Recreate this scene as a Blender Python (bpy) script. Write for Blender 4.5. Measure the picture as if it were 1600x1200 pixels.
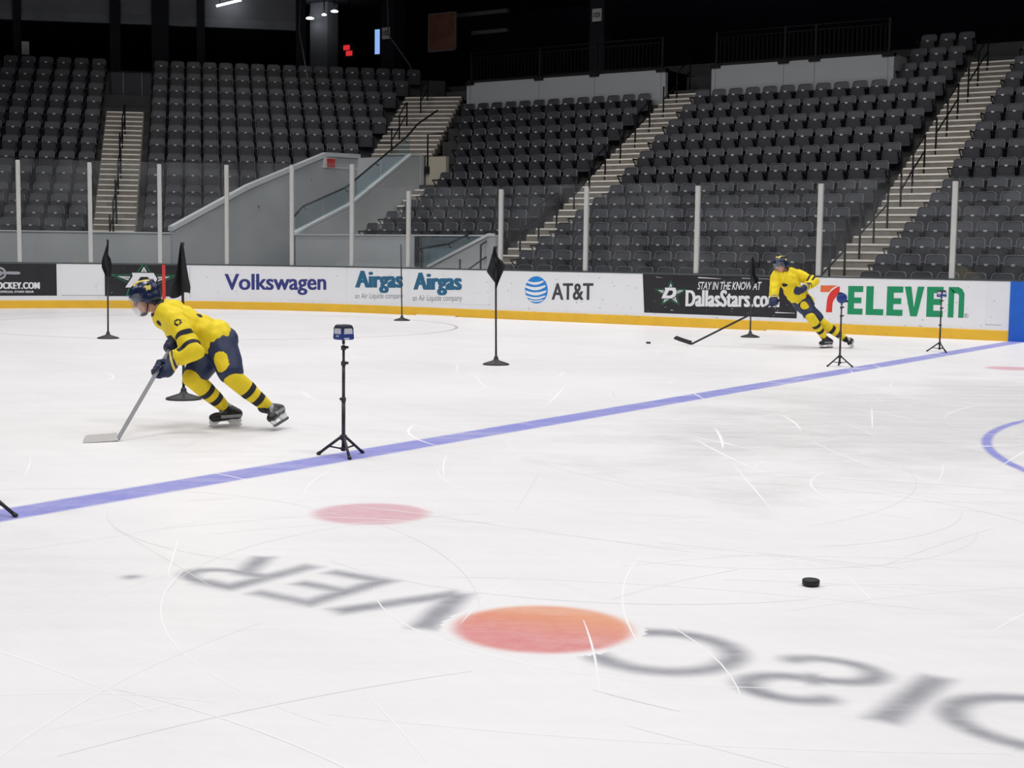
import bpy, bmesh, math, random
import numpy as np
from mathutils import Vector, Matrix

for _o in list(bpy.data.objects):
    bpy.data.objects.remove(_o, do_unlink=True)
SC = bpy.context.scene
COL = SC.collection
rnd = random.Random(7)

# ------------------------------------------------------------------ camera
cam_d = bpy.data.cameras.new('camera')
cam = bpy.data.objects.new('camera', cam_d)
COL.objects.link(cam)
YAW, PITCH, ROLL = -0.59265, -0.09279, 0.01258
_f = Vector((math.sin(YAW) * math.cos(PITCH), math.cos(YAW) * math.cos(PITCH), math.sin(PITCH)))
_r = Vector((math.cos(YAW), -math.sin(YAW), 0))
_u = _r.cross(_f)
_r2 = _r * math.cos(ROLL) + _u * math.sin(ROLL)
_u2 = -_r * math.sin(ROLL) + _u * math.cos(ROLL)
cam.matrix_world = Matrix(((_r2.x, _u2.x, -_f.x, -1.3174), (_r2.y, _u2.y, -_f.y, -12.49264),
                           (_r2.z, _u2.z, -_f.z, 1.44159), (0, 0, 0, 1)))
cam_d.sensor_width = 36.0
cam_d.lens = 2199.73 / 1600 * 36
cam_d.clip_start = 0.1
cam_d.clip_end = 300
SC.camera = cam

# ------------------------------------------------------------------ world, lamps, exposure
w = bpy.data.worlds.new('world')
SC.world = w
w.use_nodes = True
w.node_tree.nodes['Background'].inputs[0].default_value = (0.30, 0.36, 0.5, 1)
w.node_tree.nodes['Background'].inputs[1].default_value = 0.02
SC.view_settings.view_transform = 'Standard'
SC.view_settings.look = 'None'
SC.view_settings.gamma = 1
SC.view_settings.use_curve_mapping = False
SC.view_settings.exposure = 0.0
LAMP_W, LAMP_SPREAD = 318.0, 2.6
for lx in (-27, -19, -11, -3, 5):
    for ly in (-13, -5, 4, 13):
        ld = bpy.data.lights.new('arena_lamp', 'AREA')
        ld.shape = 'RECTANGLE'
        ld.size, ld.size_y = 3.2, 2.4
        ld.energy = LAMP_W
        ld.spread = LAMP_SPREAD
        ld.color = (1.0, 0.985, 0.985)
        lo = bpy.data.objects.new('arena_lamp', ld)
        lo.location = (lx, ly, 13.5)
        if ly == 4: lo.rotation_euler = (math.radians(10), 0, 0)      # this row is aimed at the far stands
        COL.objects.link(lo)


# ------------------------------------------------------------------ helpers
def tag(o, label=None, cat=None, group=None, kind=None):
    if label: o['label'] = label
    if cat: o['category'] = cat
    if group: o['group'] = group
    if kind: o['kind'] = kind
    return o


def empty(name, loc=(0, 0, 0), rz=0.0):
    o = bpy.data.objects.new(name, None)
    o.empty_display_size = 0.1
    o.location = loc
    o.rotation_euler = (0, 0, rz)
    COL.objects.link(o)
    return o


def link(name, me, parent=None, mats=None):
    o = bpy.data.objects.new(name, me)
    COL.objects.link(o)
    if parent is not None: o.parent = parent
    if mats is not None and not me.materials:
        for m in (mats if isinstance(mats, (list, tuple)) else [mats]): me.materials.append(m)
    return o


class MB:
    """collects shapes and links them as one mesh object"""
    def __init__(s):
        s.v = []; s.f = []; s.m = []; s.mi = 0; s.sm = []

    def add(s, vs, fs, smooth=False):
        b = len(s.v)
        s.v += [tuple(x) for x in vs]
        for f in fs:
            s.f.append(tuple(b + i for i in f)); s.m.append(s.mi); s.sm.append(smooth)
        return s

    def box(s, x0, x1, y0, y1, z0, z1, M=None):
        vs = [Vector((x, y, z)) for z in (z0, z1) for y in (y0, y1) for x in (x0, x1)]
        if M is not None: vs = [M @ q for q in vs]
        return s.add(vs, [(0, 2, 3, 1), (4, 5, 7, 6), (0, 1, 5, 4), (2, 6, 7, 3), (0, 4, 6, 2), (1, 3, 7, 5)])

    def prism(s, pts, lo, hi, ax):
        """polygon pts (3D function of (p, t)) swept from lo to hi through ax(p, t)"""
        n = len(pts)
        vs = [ax(p, lo) for p in pts] + [ax(p, hi) for p in pts]
        fs = [tuple(range(n))[::-1], tuple(range(n, 2 * n))] + [(i, (i + 1) % n, n + (i + 1) % n, n + i) for i in range(n)]
        return s.add(vs, fs)

    def tube(s, pts, r, n=8, caps=True):
        pts = [Vector(p) for p in pts]
        rs = r if isinstance(r, (list, tuple)) else [r] * len(pts)
        vs = []
        ref = None
        for i, p in enumerate(pts):
            d = (pts[min(i + 1, len(pts) - 1)] - pts[max(i - 1, 0)]).normalized()
            if ref is None:
                ref = d.cross(Vector((0, 0, 1)))
                if ref.length < 1e-3: ref = d.cross(Vector((0, 1, 0)))
                ref.normalize()
            a = (ref - d * ref.dot(d)).normalized(); ref = a
            b = d.cross(a)
            vs += [p + (a * math.cos(2 * math.pi * k / n) + b * math.sin(2 * math.pi * k / n)) * rs[i] for k in range(n)]
        fs = [(i * n + k, i * n + (k + 1) % n, (i + 1) * n + (k + 1) % n, (i + 1) * n + k) for i in range(len(pts) - 1) for k in range(n)]
        s.add(vs, fs, True)
        if caps:
            b = len(s.v) - len(vs)
            s.f.append(tuple(b + k for k in range(n))[::-1]); s.m.append(s.mi); s.sm.append(False)
            e = b + (len(pts) - 1) * n
            s.f.append(tuple(e + k for k in range(n))); s.m.append(s.mi); s.sm.append(False)
        return s

    def lathe(s, prof, n=24, c=(0, 0, 0)):
        vs = [(c[0] + r * math.cos(2 * math.pi * k / n), c[1] + r * math.sin(2 * math.pi * k / n), c[2] + z) for r, z in prof for k in range(n)]
        fs = [(i * n + k, i * n + (k + 1) % n, (i + 1) * n + (k + 1) % n, (i + 1) * n + k) for i in range(len(prof) - 1) for k in range(n)]
        s.add(vs, fs, True)
        b = len(s.v) - len(vs)
        s.f.append(tuple(b + k for k in range(n))[::-1]); s.m.append(s.mi); s.sm.append(False)
        e = b + (len(prof) - 1) * n
        s.f.append(tuple(e + k for k in range(n))); s.m.append(s.mi); s.sm.append(False)
        return s

    def mesh(s, name, mats=None, bevel=0.0, seg=2):
        me = bpy.data.meshes.new(name)
        me.from_pydata(s.v, [], s.f)
        me.polygons.foreach_set('material_index', s.m)
        me.polygons.foreach_set('use_smooth', s.sm)
        if bevel:
            bm = bmesh.new(); bm.from_mesh(me)
            bmesh.ops.bevel(bm, geom=[e for e in bm.edges], offset=bevel, segments=seg, affect='EDGES', clamp_overlap=True)
            bm.to_mesh(me); bm.free()
        if mats is not None:
            for m in (mats if isinstance(mats, (list, tuple)) else [mats]): me.materials.append(m)
        me.update()
        return me

    def build(s, name, mats, parent=None, bevel=0.0, seg=2):
        return link(name, s.mesh(name, mats, bevel, seg), parent)


# ------------------------------------------------------------------ materials
def mat(name, col, rough=0.6, metal=0.0, spec=0.5, noise=0.0, scale=8.0, bump=0.0, emit=None, estr=0.0):
    m = bpy.data.materials.new(name)
    m.use_nodes = True
    nt = m.node_tree
    b = nt.nodes['Principled BSDF']
    b.inputs['Base Color'].default_value = (*col, 1)
    b.inputs['Roughness'].default_value = rough
    b.inputs['Metallic'].default_value = metal
    b.inputs['Specular IOR Level'].default_value = spec
    if noise or bump:
        g = nt.nodes.new('ShaderNodeNewGeometry')
        n = nt.nodes.new('ShaderNodeTexNoise')
        n.inputs['Scale'].default_value = scale
        n.inputs['Detail'].default_value = 5
        nt.links.new(g.outputs['Position'], n.inputs['Vector'])
        if noise:
            mx = nt.nodes.new('ShaderNodeMix'); mx.data_type = 'RGBA'
            mx.inputs['A'].default_value = (*[c * (1 - noise) for c in col], 1)
            mx.inputs['B'].default_value = (*[min(1, c * (1 + noise)) for c in col], 1)
            nt.links.new(n.outputs['Fac'], mx.inputs['Factor'])
            nt.links.new(mx.outputs['Result'], b.inputs['Base Color'])
        if bump:
            bp = nt.nodes.new('ShaderNodeBump')
            bp.inputs['Strength'].default_value = bump
            bp.inputs['Distance'].default_value = 0.01
            nt.links.new(n.outputs['Fac'], bp.inputs['Height'])
            nt.links.new(bp.outputs['Normal'], b.inputs['Normal'])
    if emit:
        b.inputs['Emission Color'].default_value = (*emit, 1)
        b.inputs['Emission Strength'].default_value = estr
    return m


def glass_mat(name, tint, gloss=0.06, haze=0.03):
    m = bpy.data.materials.new(name)
    m.use_nodes = True
    nt = m.node_tree
    nt.nodes.remove(nt.nodes['Principled BSDF'])
    out = nt.nodes['Material Output']
    t = nt.nodes.new('ShaderNodeBsdfTransparent'); t.inputs[0].default_value = (*tint, 1)
    gl = nt.nodes.new('ShaderNodeBsdfGlossy'); gl.inputs['Roughness'].default_value = 0.03
    df = nt.nodes.new('ShaderNodeBsdfDiffuse'); df.inputs[0].default_value = (0.8, 0.82, 0.85, 1)
    m1 = nt.nodes.new('ShaderNodeMixShader'); m2 = nt.nodes.new('ShaderNodeMixShader')
    n = nt.nodes.new('ShaderNodeTexNoise'); n.inputs['Scale'].default_value = 1.3; n.inputs['Detail'].default_value = 6
    g = nt.nodes.new('ShaderNodeNewGeometry')
    nt.links.new(g.outputs['Position'], n.inputs['Vector'])
    mp = nt.nodes.new('ShaderNodeMapRange')
    mp.inputs['From Min'].default_value = 0.35; mp.inputs['From Max'].default_value = 0.7
    mp.inputs['To Min'].default_value = haze * 0.4; mp.inputs['To Max'].default_value = haze * 1.8
    nt.links.new(n.outputs['Fac'], mp.inputs['Value'])
    nt.links.new(mp.outputs['Result'], m1.inputs['Fac'])
    nt.links.new(t.outputs[0], m1.inputs[1]); nt.links.new(df.outputs[0], m1.inputs[2])
    m2.inputs['Fac'].default_value = gloss
    nt.links.new(m1.outputs[0], m2.inputs[1]); nt.links.new(gl.outputs[0], m2.inputs[2])
    nt.links.new(m2.outputs[0], out.inputs['Surface'])
    return m


def ice_mat(name, paint=None, paint2=None, grad=None):
    """ice; with paint, a colour seen through the ice and blended in by the mesh attribute 'fade'"""
    m = bpy.data.materials.new(name)
    m.use_nodes = True
    nt = m.node_tree; N = nt.nodes.new; L = nt.links.new
    b = nt.nodes['Principled BSDF']
    g = N('ShaderNodeNewGeometry')

    def noise(scale, rot, det, rough=0.6, dist=0.0):
        mp = N('ShaderNodeMapping'); mp.vector_type = 'TEXTURE'; mp.inputs['Scale'].default_value = [1 / q for q in scale]; mp.inputs['Rotation'].default_value = (0, 0, rot)
        L(g.outputs['Position'], mp.inputs['Vector'])
        t = N('ShaderNodeTexNoise'); t.inputs['Scale'].default_value = 1.0; t.inputs['Detail'].default_value = det
        t.inputs['Roughness'].default_value = rough; t.inputs['Distortion'].default_value = dist
        L(mp.outputs['Vector'], t.inputs['Vector'])
        return t.outputs['Fac']

    def rng(x, a, c, lo, hi):
        r = N('ShaderNodeMapRange'); r.inputs['From Min'].default_value = a; r.inputs['From Max'].default_value = c
        r.inputs['To Min'].default_value = lo; r.inputs['To Max'].default_value = hi
        L(x, r.inputs['Value']); return r.outputs['Result']

    def math_(op, x, y):
        q = N('ShaderNodeMath'); q.operation = op
        for i, z in enumerate((x, y)):
            if isinstance(z, (int, float)): q.inputs[i].default_value = z
            else: L(z, q.inputs[i])
        return q.outputs[0]
    big = rng(noise((0.28, 0.28, 0.28), 0.3, 3), 0.40, 0.64, 0.0, 1.0)      # worn, greyer areas
    # a worn, wet patch of ice in front of the centre circle
    ds = N('ShaderNodeVectorMath'); ds.operation = 'SUBTRACT'; ds.inputs[1].default_value = (-5.2, 0.6, 0)
    L(g.outputs['Position'], ds.inputs[0])
    sc_ = N('ShaderNodeVectorMath'); sc_.operation = 'MULTIPLY'; sc_.inputs[1].default_value = (0.42, 0.20, 0); L(ds.outputs[0], sc_.inputs[0])
    ln = N('ShaderNodeVectorMath'); ln.operation = 'LENGTH'; L(sc_.outputs[0], ln.inputs[0])
    patch = rng(math_('ADD', ln.outputs['Value'], rng(noise((0.8, 0.8, 0.8), 0.3, 5), 0.3, 0.7, -0.45, 0.45)), 0.55, 1.15, 1.0, 0.0)
    big = math_('MAXIMUM', math_('MULTIPLY', big, 0.45), patch)
    streak = noise((0.6, 5.0, 1), 0.60, 7, 0.7, 0.6)                          # long skate streaks
    streak2 = noise((0.9, 6.0, 1), -0.35, 7, 0.72, 0.8)
    snow = rng(noise((1.6, 16.0, 1), 0.66, 8, 0.75, 0.5), 0.60, 0.70, 0.0, 1.0)
    fine = noise((14, 14, 14), 0, 6, 0.75)
    v = math_('ADD', rng(streak, 0.3, 0.7, -0.024, 0.024), rng(streak2, 0.3, 0.7, -0.014, 0.014))
    v = math_('MULTIPLY', v, rng(big, 0, 1, 0.5, 2.8))
    v = math_('ADD', v, rng(fine, 0.3, 0.7, -0.012, 0.012))
    v = math_('ADD', v, rng(big, 0, 1, 0.015, -0.13))
    v = math_('ADD', v, math_('MULTIPLY', snow, rng(big, 0, 1, 0.008, 0.06)))
    v = math_('ADD', v, 0.862)
    cm = N('ShaderNodeCombineColor')
    L(math_('MULTIPLY', v, 1.0), cm.inputs[0]); L(math_('MULTIPLY', v, 0.985), cm.inputs[1]); L(math_('MULTIPLY', v, 0.99), cm.inputs[2])
    col = cm.outputs[0]
    if paint:
        at = N('ShaderNodeAttribute'); at.attribute_name = 'fade'
        fac = math_('MULTIPLY', at.outputs['Fac'], rng(math_('ADD', streak, math_('MULTIPLY', fine, 0.6)), 0.5, 1.05, 1.12, 0.72))
        fac = math_('MINIMUM', fac, 1.0)
        mx = N('ShaderNodeMix'); mx.data_type = 'RGBA'
        mx.inputs['B'].default_value = (*paint, 1)
        if paint2:
            at2 = N('ShaderNodeAttribute'); at2.attribute_name = 'tone'
            m3 = N('ShaderNodeMix'); m3.data_type = 'RGBA'
            m3.inputs['A'].default_value = (*paint, 1); m3.inputs['B'].default_value = (*paint2, 1)
            L(at2.outputs['Fac'], m3.inputs['Factor']); L(m3.outputs['Result'], mx.inputs['B'])
        L(col, mx.inputs['A']); L(fac, mx.inputs['Factor'])
        col = mx.outputs['Result']
    L(col, b.inputs['Base Color'])
    b.inputs['Roughness'].default_value = 0.42
    b.inputs['Specular IOR Level'].default_value = 0.18
    bp = N('ShaderNodeBump'); bp.inputs['Strength'].default_value = 0.12; bp.inputs['Distance'].default_value = 0.004
    L(streak, bp.inputs['Height']); L(bp.outputs['Normal'], b.inputs['Normal'])
    return m


M = {}
M['ice'] = ice_mat('ice')
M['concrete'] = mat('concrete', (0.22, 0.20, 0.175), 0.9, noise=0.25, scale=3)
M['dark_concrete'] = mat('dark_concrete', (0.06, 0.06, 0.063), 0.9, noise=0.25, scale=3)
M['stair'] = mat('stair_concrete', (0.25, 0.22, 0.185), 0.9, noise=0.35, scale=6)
M['nosing'] = mat('nosing_paint', (0.93, 0.89, 0.81), 0.7, noise=0.06, scale=20)
M['grey_wall'] = mat('grey_wall', (0.50, 0.52, 0.535), 0.75, noise=0.12, scale=0.8)
M['grey_trim'] = mat('grey_trim', (0.70, 0.72, 0.73), 0.6, noise=0.06, scale=5)
M['platform_wall'] = mat('platform_wall', (0.43, 0.445, 0.455), 0.7, noise=0.06, scale=1)
M['dark'] = mat('dark_paint', (0.018, 0.019, 0.028), 0.8, noise=0.3, scale=2)
M['navy_dark'] = mat('dark_blue_paint', (0.013, 0.016, 0.036), 0.8, noise=0.3, scale=1)
M['fascia'] = mat('fascia_paint', (0.28, 0.285, 0.31), 0.8, noise=0.2, scale=1)
M['seat'] = mat('seat_plastic', (0.044, 0.045, 0.056), 0.42, spec=0.45, noise=0.15, scale=6)
M['seat_pan'] = mat('seat_pan_plastic', (0.025, 0.026, 0.033), 0.5, spec=0.4, noise=0.15, scale=6)
M['rim_highlight'] = mat('seat_rim_highlight', (0.15, 0.152, 0.168), 0.4, spec=0.5, noise=0.1, scale=6)  # highlight along the seat rim, painted as a lighter tone of the seat plastic
M['seat_frame'] = mat('seat_frame_metal', (0.012, 0.012, 0.014), 0.5, noise=0.2, scale=9)
M['plate'] = mat('number_plate', (0.82, 0.82, 0.80), 0.35, noise=0.05, scale=30)
M['rail'] = mat('black_rail', (0.007, 0.007, 0.009), 0.6, spec=0.25, noise=0.2, scale=9)
M['board'] = mat('board_white', (0.81, 0.825, 0.86), 0.35, noise=0.045, scale=2.2)
M['kick'] = mat('kick_yellow', (0.84, 0.50, 0.035), 0.4, noise=0.12, scale=3)
M['cap'] = mat('cap_rail', (0.05, 0.065, 0.065), 0.4, noise=0.2, scale=6)
M['blue'] = mat('board_blue', (0.012, 0.13, 0.60), 0.4, noise=0.2, scale=3)
M['red'] = mat('board_red', (0.66, 0.05, 0.045), 0.4, noise=0.12, scale=3)
M['alu'] = mat('aluminium', (0.62, 0.62, 0.60), 0.38, metal=0.25, noise=0.06, scale=12)
M['pane'] = glass_mat('rink_glass', (0.955, 0.965, 0.965), 0.028, 0.022)
M['rail_glass'] = glass_mat('rail_glass', (0.80, 0.88, 0.90), 0.05, 0.05)
M['sheet'] = mat('advert_white', (0.84, 0.85, 0.875), 0.3, noise=0.03, scale=2.5)
M['sheet_black'] = mat('advert_black', (0.018, 0.018, 0.022), 0.35, noise=0.5, scale=2.5)
M['ink_vw'] = mat('ink_navy', (0.035, 0.045, 0.22), 0.4, noise=0.1, scale=20)
M['ink_teal'] = mat('ink_teal', (0.022, 0.135, 0.255), 0.4, noise=0.1, scale=20)
M['ink_grey'] = mat('ink_grey', (0.20, 0.23, 0.30), 0.4, noise=0.1, scale=20)
M['ink_att'] = mat('ink_charcoal', (0.055, 0.052, 0.06), 0.4, noise=0.1, scale=20)
M['ink_blue'] = mat('ink_blue', (0.012, 0.24, 0.70), 0.4, noise=0.1, scale=20)
M['ink_white'] = mat('ink_white', (0.80, 0.81, 0.84), 0.4, noise=0.05, scale=20)
M['ink_silver'] = mat('ink_silver', (0.36, 0.37, 0.42), 0.4, noise=0.1, scale=20)
M['ink_black'] = mat('ink_black', (0.012, 0.012, 0.015), 0.4, noise=0.2, scale=20)
M['ink_green'] = mat('ink_green', (0.006, 0.28, 0.115), 0.4, noise=0.1, scale=20)
M['ink_dgreen'] = mat('ink_dark_green', (0.006, 0.22, 0.085), 0.4, noise=0.1, scale=20)
M['ink_orange'] = mat('ink_orange', (0.80, 0.16, 0.05), 0.4, noise=0.1, scale=20)
M['ink_red'] = mat('ink_red', (0.72, 0.035, 0.03), 0.4, noise=0.1, scale=20)
M['pole'] = mat('pole_plastic', (0.022, 0.022, 0.025), 0.5, noise=0.2, scale=12)
M['flag'] = mat('flag_cloth', (0.010, 0.010, 0.012), 0.85, noise=0.3, scale=30)
M['tripod'] = mat('tripod_metal', (0.028, 0.024, 0.032), 0.42, noise=0.2, scale=12)
M['gate_blue'] = mat('gate_blue', (0.018, 0.045, 0.24), 0.4, noise=0.1, scale=20)
M['gate_dark'] = mat('gate_dark', (0.018, 0.022, 0.045), 0.45, noise=0.2, scale=20)
M['gate_window'] = mat('gate_window', (0.58, 0.60, 0.66), 0.25, noise=0.08, scale=20)
M['puck'] = mat('puck_rubber', (0.012, 0.012, 0.014), 0.6, noise=0.3, scale=60, bump=0.2)
M['yellow'] = mat('jersey_yellow', (0.86, 0.66, 0.012), 0.75, noise=0.10, scale=9, bump=0.15)
M['sock_yellow'] = mat('sock_yellow', (0.82, 0.62, 0.015), 0.8, noise=0.10, scale=14, bump=0.2)
M['navy'] = mat('pants_navy', (0.014, 0.024, 0.075), 0.6, noise=0.25, scale=10, bump=0.1)
M['black_cloth'] = mat('stripe_black', (0.010, 0.011, 0.020), 0.7, noise=0.2, scale=10)
M['skin'] = mat('skin', (0.60, 0.31, 0.22), 0.5, noise=0.08, scale=14)
M['lips'] = mat('lips', (0.42, 0.13, 0.11), 0.5, noise=0.08, scale=14)
M['hair'] = mat('hair_brown', (0.05, 0.028, 0.016), 0.7, noise=0.4, scale=90, bump=0.3)
M['eye'] = mat('eye_white', (0.7, 0.68, 0.66), 0.25, noise=0.05, scale=80)
M['iris'] = mat('iris_brown', (0.03, 0.018, 0.01), 0.2, noise=0.2, scale=80)
M['helmet'] = mat('helmet_navy', (0.012, 0.020, 0.060), 0.25, noise=0.2, scale=10)
M['helmet_yellow'] = mat('helmet_yellow', (0.75, 0.60, 0.10), 0.35, noise=0.1, scale=10)
M['visor'] = glass_mat('visor_plastic', (0.95, 0.955, 0.96), 0.04, 0.06)
M['boot'] = mat('skate_black', (0.012, 0.012, 0.014), 0.4, noise=0.3, scale=12)
M['boot_grey'] = mat('skate_grey', (0.30, 0.30, 0.32), 0.4, noise=0.2, scale=12)
M['holder'] = mat('holder_white', (0.78, 0.78, 0.78), 0.35, noise=0.05, scale=12)
M['steel'] = mat('blade_steel', (0.6, 0.6, 0.62), 0.25, metal=1.0, noise=0.05, scale=30)
M['shaft_grey'] = mat('shaft_grey', (0.26, 0.26, 0.28), 0.4, noise=0.15, scale=20)
M['shaft_black'] = mat('shaft_black', (0.020, 0.020, 0.024), 0.4, noise=0.2, scale=20)
M['tape_white'] = mat('tape_white', (0.62, 0.60, 0.58), 0.8, noise=0.1, scale=60)
M['tube_lit'] = mat('lit_tube', (0.9, 0.9, 0.9), 0.5, emit=(0.92, 0.96, 1.0), estr=6.0)
M['screen'] = mat('lit_screen', (0.1, 0.2, 0.5), 0.4, emit=(0.30, 0.50, 0.95), estr=0.9)
M['exit_red'] = mat('lit_exit', (0.3, 0.02, 0.02), 0.4, emit=(1.0, 0.04, 0.05), estr=0.65)
M['poster'] = mat('poster_brown', (0.22, 0.085, 0.05), 0.6, noise=0.7, scale=2.0)
M['duct'] = mat('duct_grey', (0.22, 0.22, 0.24), 0.6, noise=0.1, scale=5)
M['sign_white'] = mat('sign_white', (0.80, 0.80, 0.78), 0.5, noise=0.05, scale=9)
M['sign_red'] = mat('sign_red', (0.70, 0.06, 0.06), 0.5, noise=0.1, scale=9)

# ------------------------------------------------------------------ rink plan
W, RC = 12.954, 8.53
XC, YC = -21.95, W - RC


def bpt(u, off=0.0, z=0.0):
    """point on the board line: u = 0 where the far corner starts, positive round the corner, off = towards the rink"""
    if u <= 0: return Vector((XC - u, W - off, z))
    a = math.pi / 2 + min(u, RC * math.pi / 2) / RC
    p = Vector((XC + (RC - off) * math.cos(a), YC + (RC - off) * math.sin(a), z))
    if u > RC * math.pi / 2: p.y -= u - RC * math.pi / 2
    return p


def ulist(u0, u1, step=0.35):
    n = max(1, int(abs(u1 - u0) / step) + 1)
    return [u0 + (u1 - u0) * i / n for i in range(n + 1)]


UEND = RC * math.pi / 2 + 9.0

# ice: one mesh inside the board line
mb = MB()
ed = [bpt(u) for u in ulist(-33.0, UEND, 0.5)]
pts = [(p.x, p.y, 0) for p in ed] + [(-30.48, -13.5, 0), (11.0, -13.5, 0)]
mb.add(pts, [tuple(range(len(pts)))[::-1]])
floor = tag(mb.build('floor', M['ice']), kind='structure')
mb = MB()
mb.box(-75, 40, -40, 75, -0.5, -0.03)
tag(mb.build('ground', M['dark_concrete']), kind='structure')


def grid_mark(name, x0, x1, y0, y1, step, fn, blur, m, z=0.00015, tone=None, label=None):
    nx, ny = int((x1 - x0) / step) + 1, int((y1 - y0) / step) + 1
    X, Y = np.meshgrid(np.linspace(x0, x1, nx), np.linspace(y0, y1, ny))
    d = fn(X, Y)
    t = np.clip(0.5 - d / (2 * blur), 0, 1)
    F = (t * t * (3 - 2 * t))
    idx = -np.ones((ny, nx), int)
    keep = np.zeros((ny, nx), bool)
    any_ = (F[:-1, :-1] > 0) | (F[1:, :-1] > 0) | (F[:-1, 1:] > 0) | (F[1:, 1:] > 0)
    keep[:-1, :-1] |= any_; keep[1:, :-1] |= any_; keep[:-1, 1:] |= any_; keep[1:, 1:] |= any_
    idx[keep] = np.arange(keep.sum())
    vs = np.stack([X[keep], Y[keep], np.full(keep.sum(), z)], 1)
    jj, ii = np.nonzero(any_)
    fs = np.stack([idx[jj, ii], idx[jj, ii + 1], idx[jj + 1, ii + 1], idx[jj + 1, ii]], 1)
    me = bpy.data.meshes.new(name)
    me.from_pydata(vs.tolist(), [], fs.tolist())
    a = me.attributes.new('fade', 'FLOAT', 'POINT'); a.data.foreach_set('value', F[keep].astype(np.float32))
    if tone is not None:
        a = me.attributes.new('tone', 'FLOAT', 'POINT'); a.data.foreach_set('value', np.clip(tone(X, Y)[keep], 0, 1).astype(np.float32))
    me.materials.append(m)
    o = link(name, me, floor)
    if label: o['label'] = label
    return o


def seg(X, Y, ax, ay, bx, by):
    dx, dy = bx - ax, by - ay
    t = np.clip(((X - ax) * dx + (Y - ay) * dy) / (dx * dx + dy * dy), 0, 1)
    return np.hypot(X - ax - t * dx, Y - ay - t * dy)


def bar(X, Y, ax, ay, bx, by, hw):
    """square-ended stroke"""
    L_ = math.hypot(bx - ax, by - ay); dx, dy = (bx - ax) / L_, (by - ay) / L_
    p = (X - ax) * dx + (Y - ay) * dy; q = np.abs(-(X - ax) * dy + (Y - ay) * dx) - hw
    e = np.maximum(-p, p - L_)
    return np.where((e > 0) & (q > 0), np.hypot(np.maximum(e, 0), np.maximum(q, 0)), np.maximum(e, q))


def arc(X, Y, cx, cy, rx, ry, hw, a0, a1):
    """elliptical stroke between angles a0..a1 (degrees)"""
    k = rx / ry
    r = np.hypot(X - cx, (Y - cy) * k); th = np.degrees(np.arctan2((Y - cy) * k, X - cx)) % 360
    d = np.abs(r - rx) - hw
    ins = ((th - a0) % 360) <= (a1 - a0)
    e0 = np.hypot(X - cx - rx * math.cos(math.radians(a0)), Y - cy - ry * math.sin(math.radians(a0))) - hw
    e1 = np.hypot(X - cx - rx * math.cos(math.radians(a1)), Y - cy - ry * math.sin(math.radians(a1))) - hw
    return np.where(ins, d, np.minimum(e0, e1))


IB = ice_mat('ice_blue_paint', (0.27, 0.28, 0.68))
IR = ice_mat('ice_red_paint', (0.72, 0.44, 0.49))
IRF = ice_mat('ice_thin_red_paint', (0.52, 0.40, 0.44))
IG = ice_mat('ice_grey_paint', (0.30, 0.305, 0.34))
IO = ice_mat('ice_orange_paint', (0.78, 0.35, 0.20), (0.70, 0.235, 0.225))
grid_mark('blue_line', -8.02, -7.52, -13.4, 12.94, 0.025, lambda X, Y: np.abs(X + 7.77) - 0.152, 0.025, IB)
grid_mark('goal_line', -27.20, -27.06, -11.1, 11.1, 0.02, lambda X, Y: np.abs(X + 27.13) - 0.025, 0.02, IRF, z=0.0001)
grid_mark('faceoff_spot', -6.70, -5.78, -7.05, -6.1, 0.02, lambda X, Y: np.hypot(X + 6.24, Y + 6.56) - 0.318, 0.05, IR)
grid_mark('faceoff_spot', -6.70, -5.78, 6.2, 7.1, 0.02, lambda X, Y: np.hypot(X + 6.24, Y - 6.65) - 0.318, 0.05, IR)


def ring_mark(name, cx, cy, r, hw, blur, m, z):
    vs, fs, fd = [], [], []
    n = 240
    prof = [(-hw - blur, 0), (-hw + blur * .6, 1), (hw - blur * .6, 1), (hw + blur, 0)]
    ok = lambda p: p[1] < 12.9 and p[0] > -30.3
    for k in range(n):
        a = 2 * math.pi * k / n
        for d, f in prof:
            vs.append((cx + (r + d) * math.cos(a), cy + (r + d) * math.sin(a), z)); fd.append(f)
    for k in range(n):
        for j in range(3):
            q = (k * 4 + j, k * 4 + j + 1, ((k + 1) % n) * 4 + j + 1, ((k + 1) % n) * 4 + j)
            if all(ok(vs[i]) for i in q): fs.append(q)
    me = bpy.data.meshes.new(name); me.from_pydata(vs, [], fs)
    a = me.attributes.new('fade', 'FLOAT', 'POINT'); a.data.foreach_set('value', fd)
    me.materials.append(m)
    return link(name, me, floor)


ring_mark('center_circle', 0.02, 0.0, 4.56, 0.035, 0.02, IB, 0.0002)
ring_mark('faceoff_circle', -21.03, 6.71, 4.55, 0.025, 0.015, IRF, 0.00022)

# the word on the ice: it reads from the far side, so its letters run towards -x and stand towards -y
HW = 0.05
T, B_ = -8.29, -7.72                       # tops and feet of the letters (y)


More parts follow.
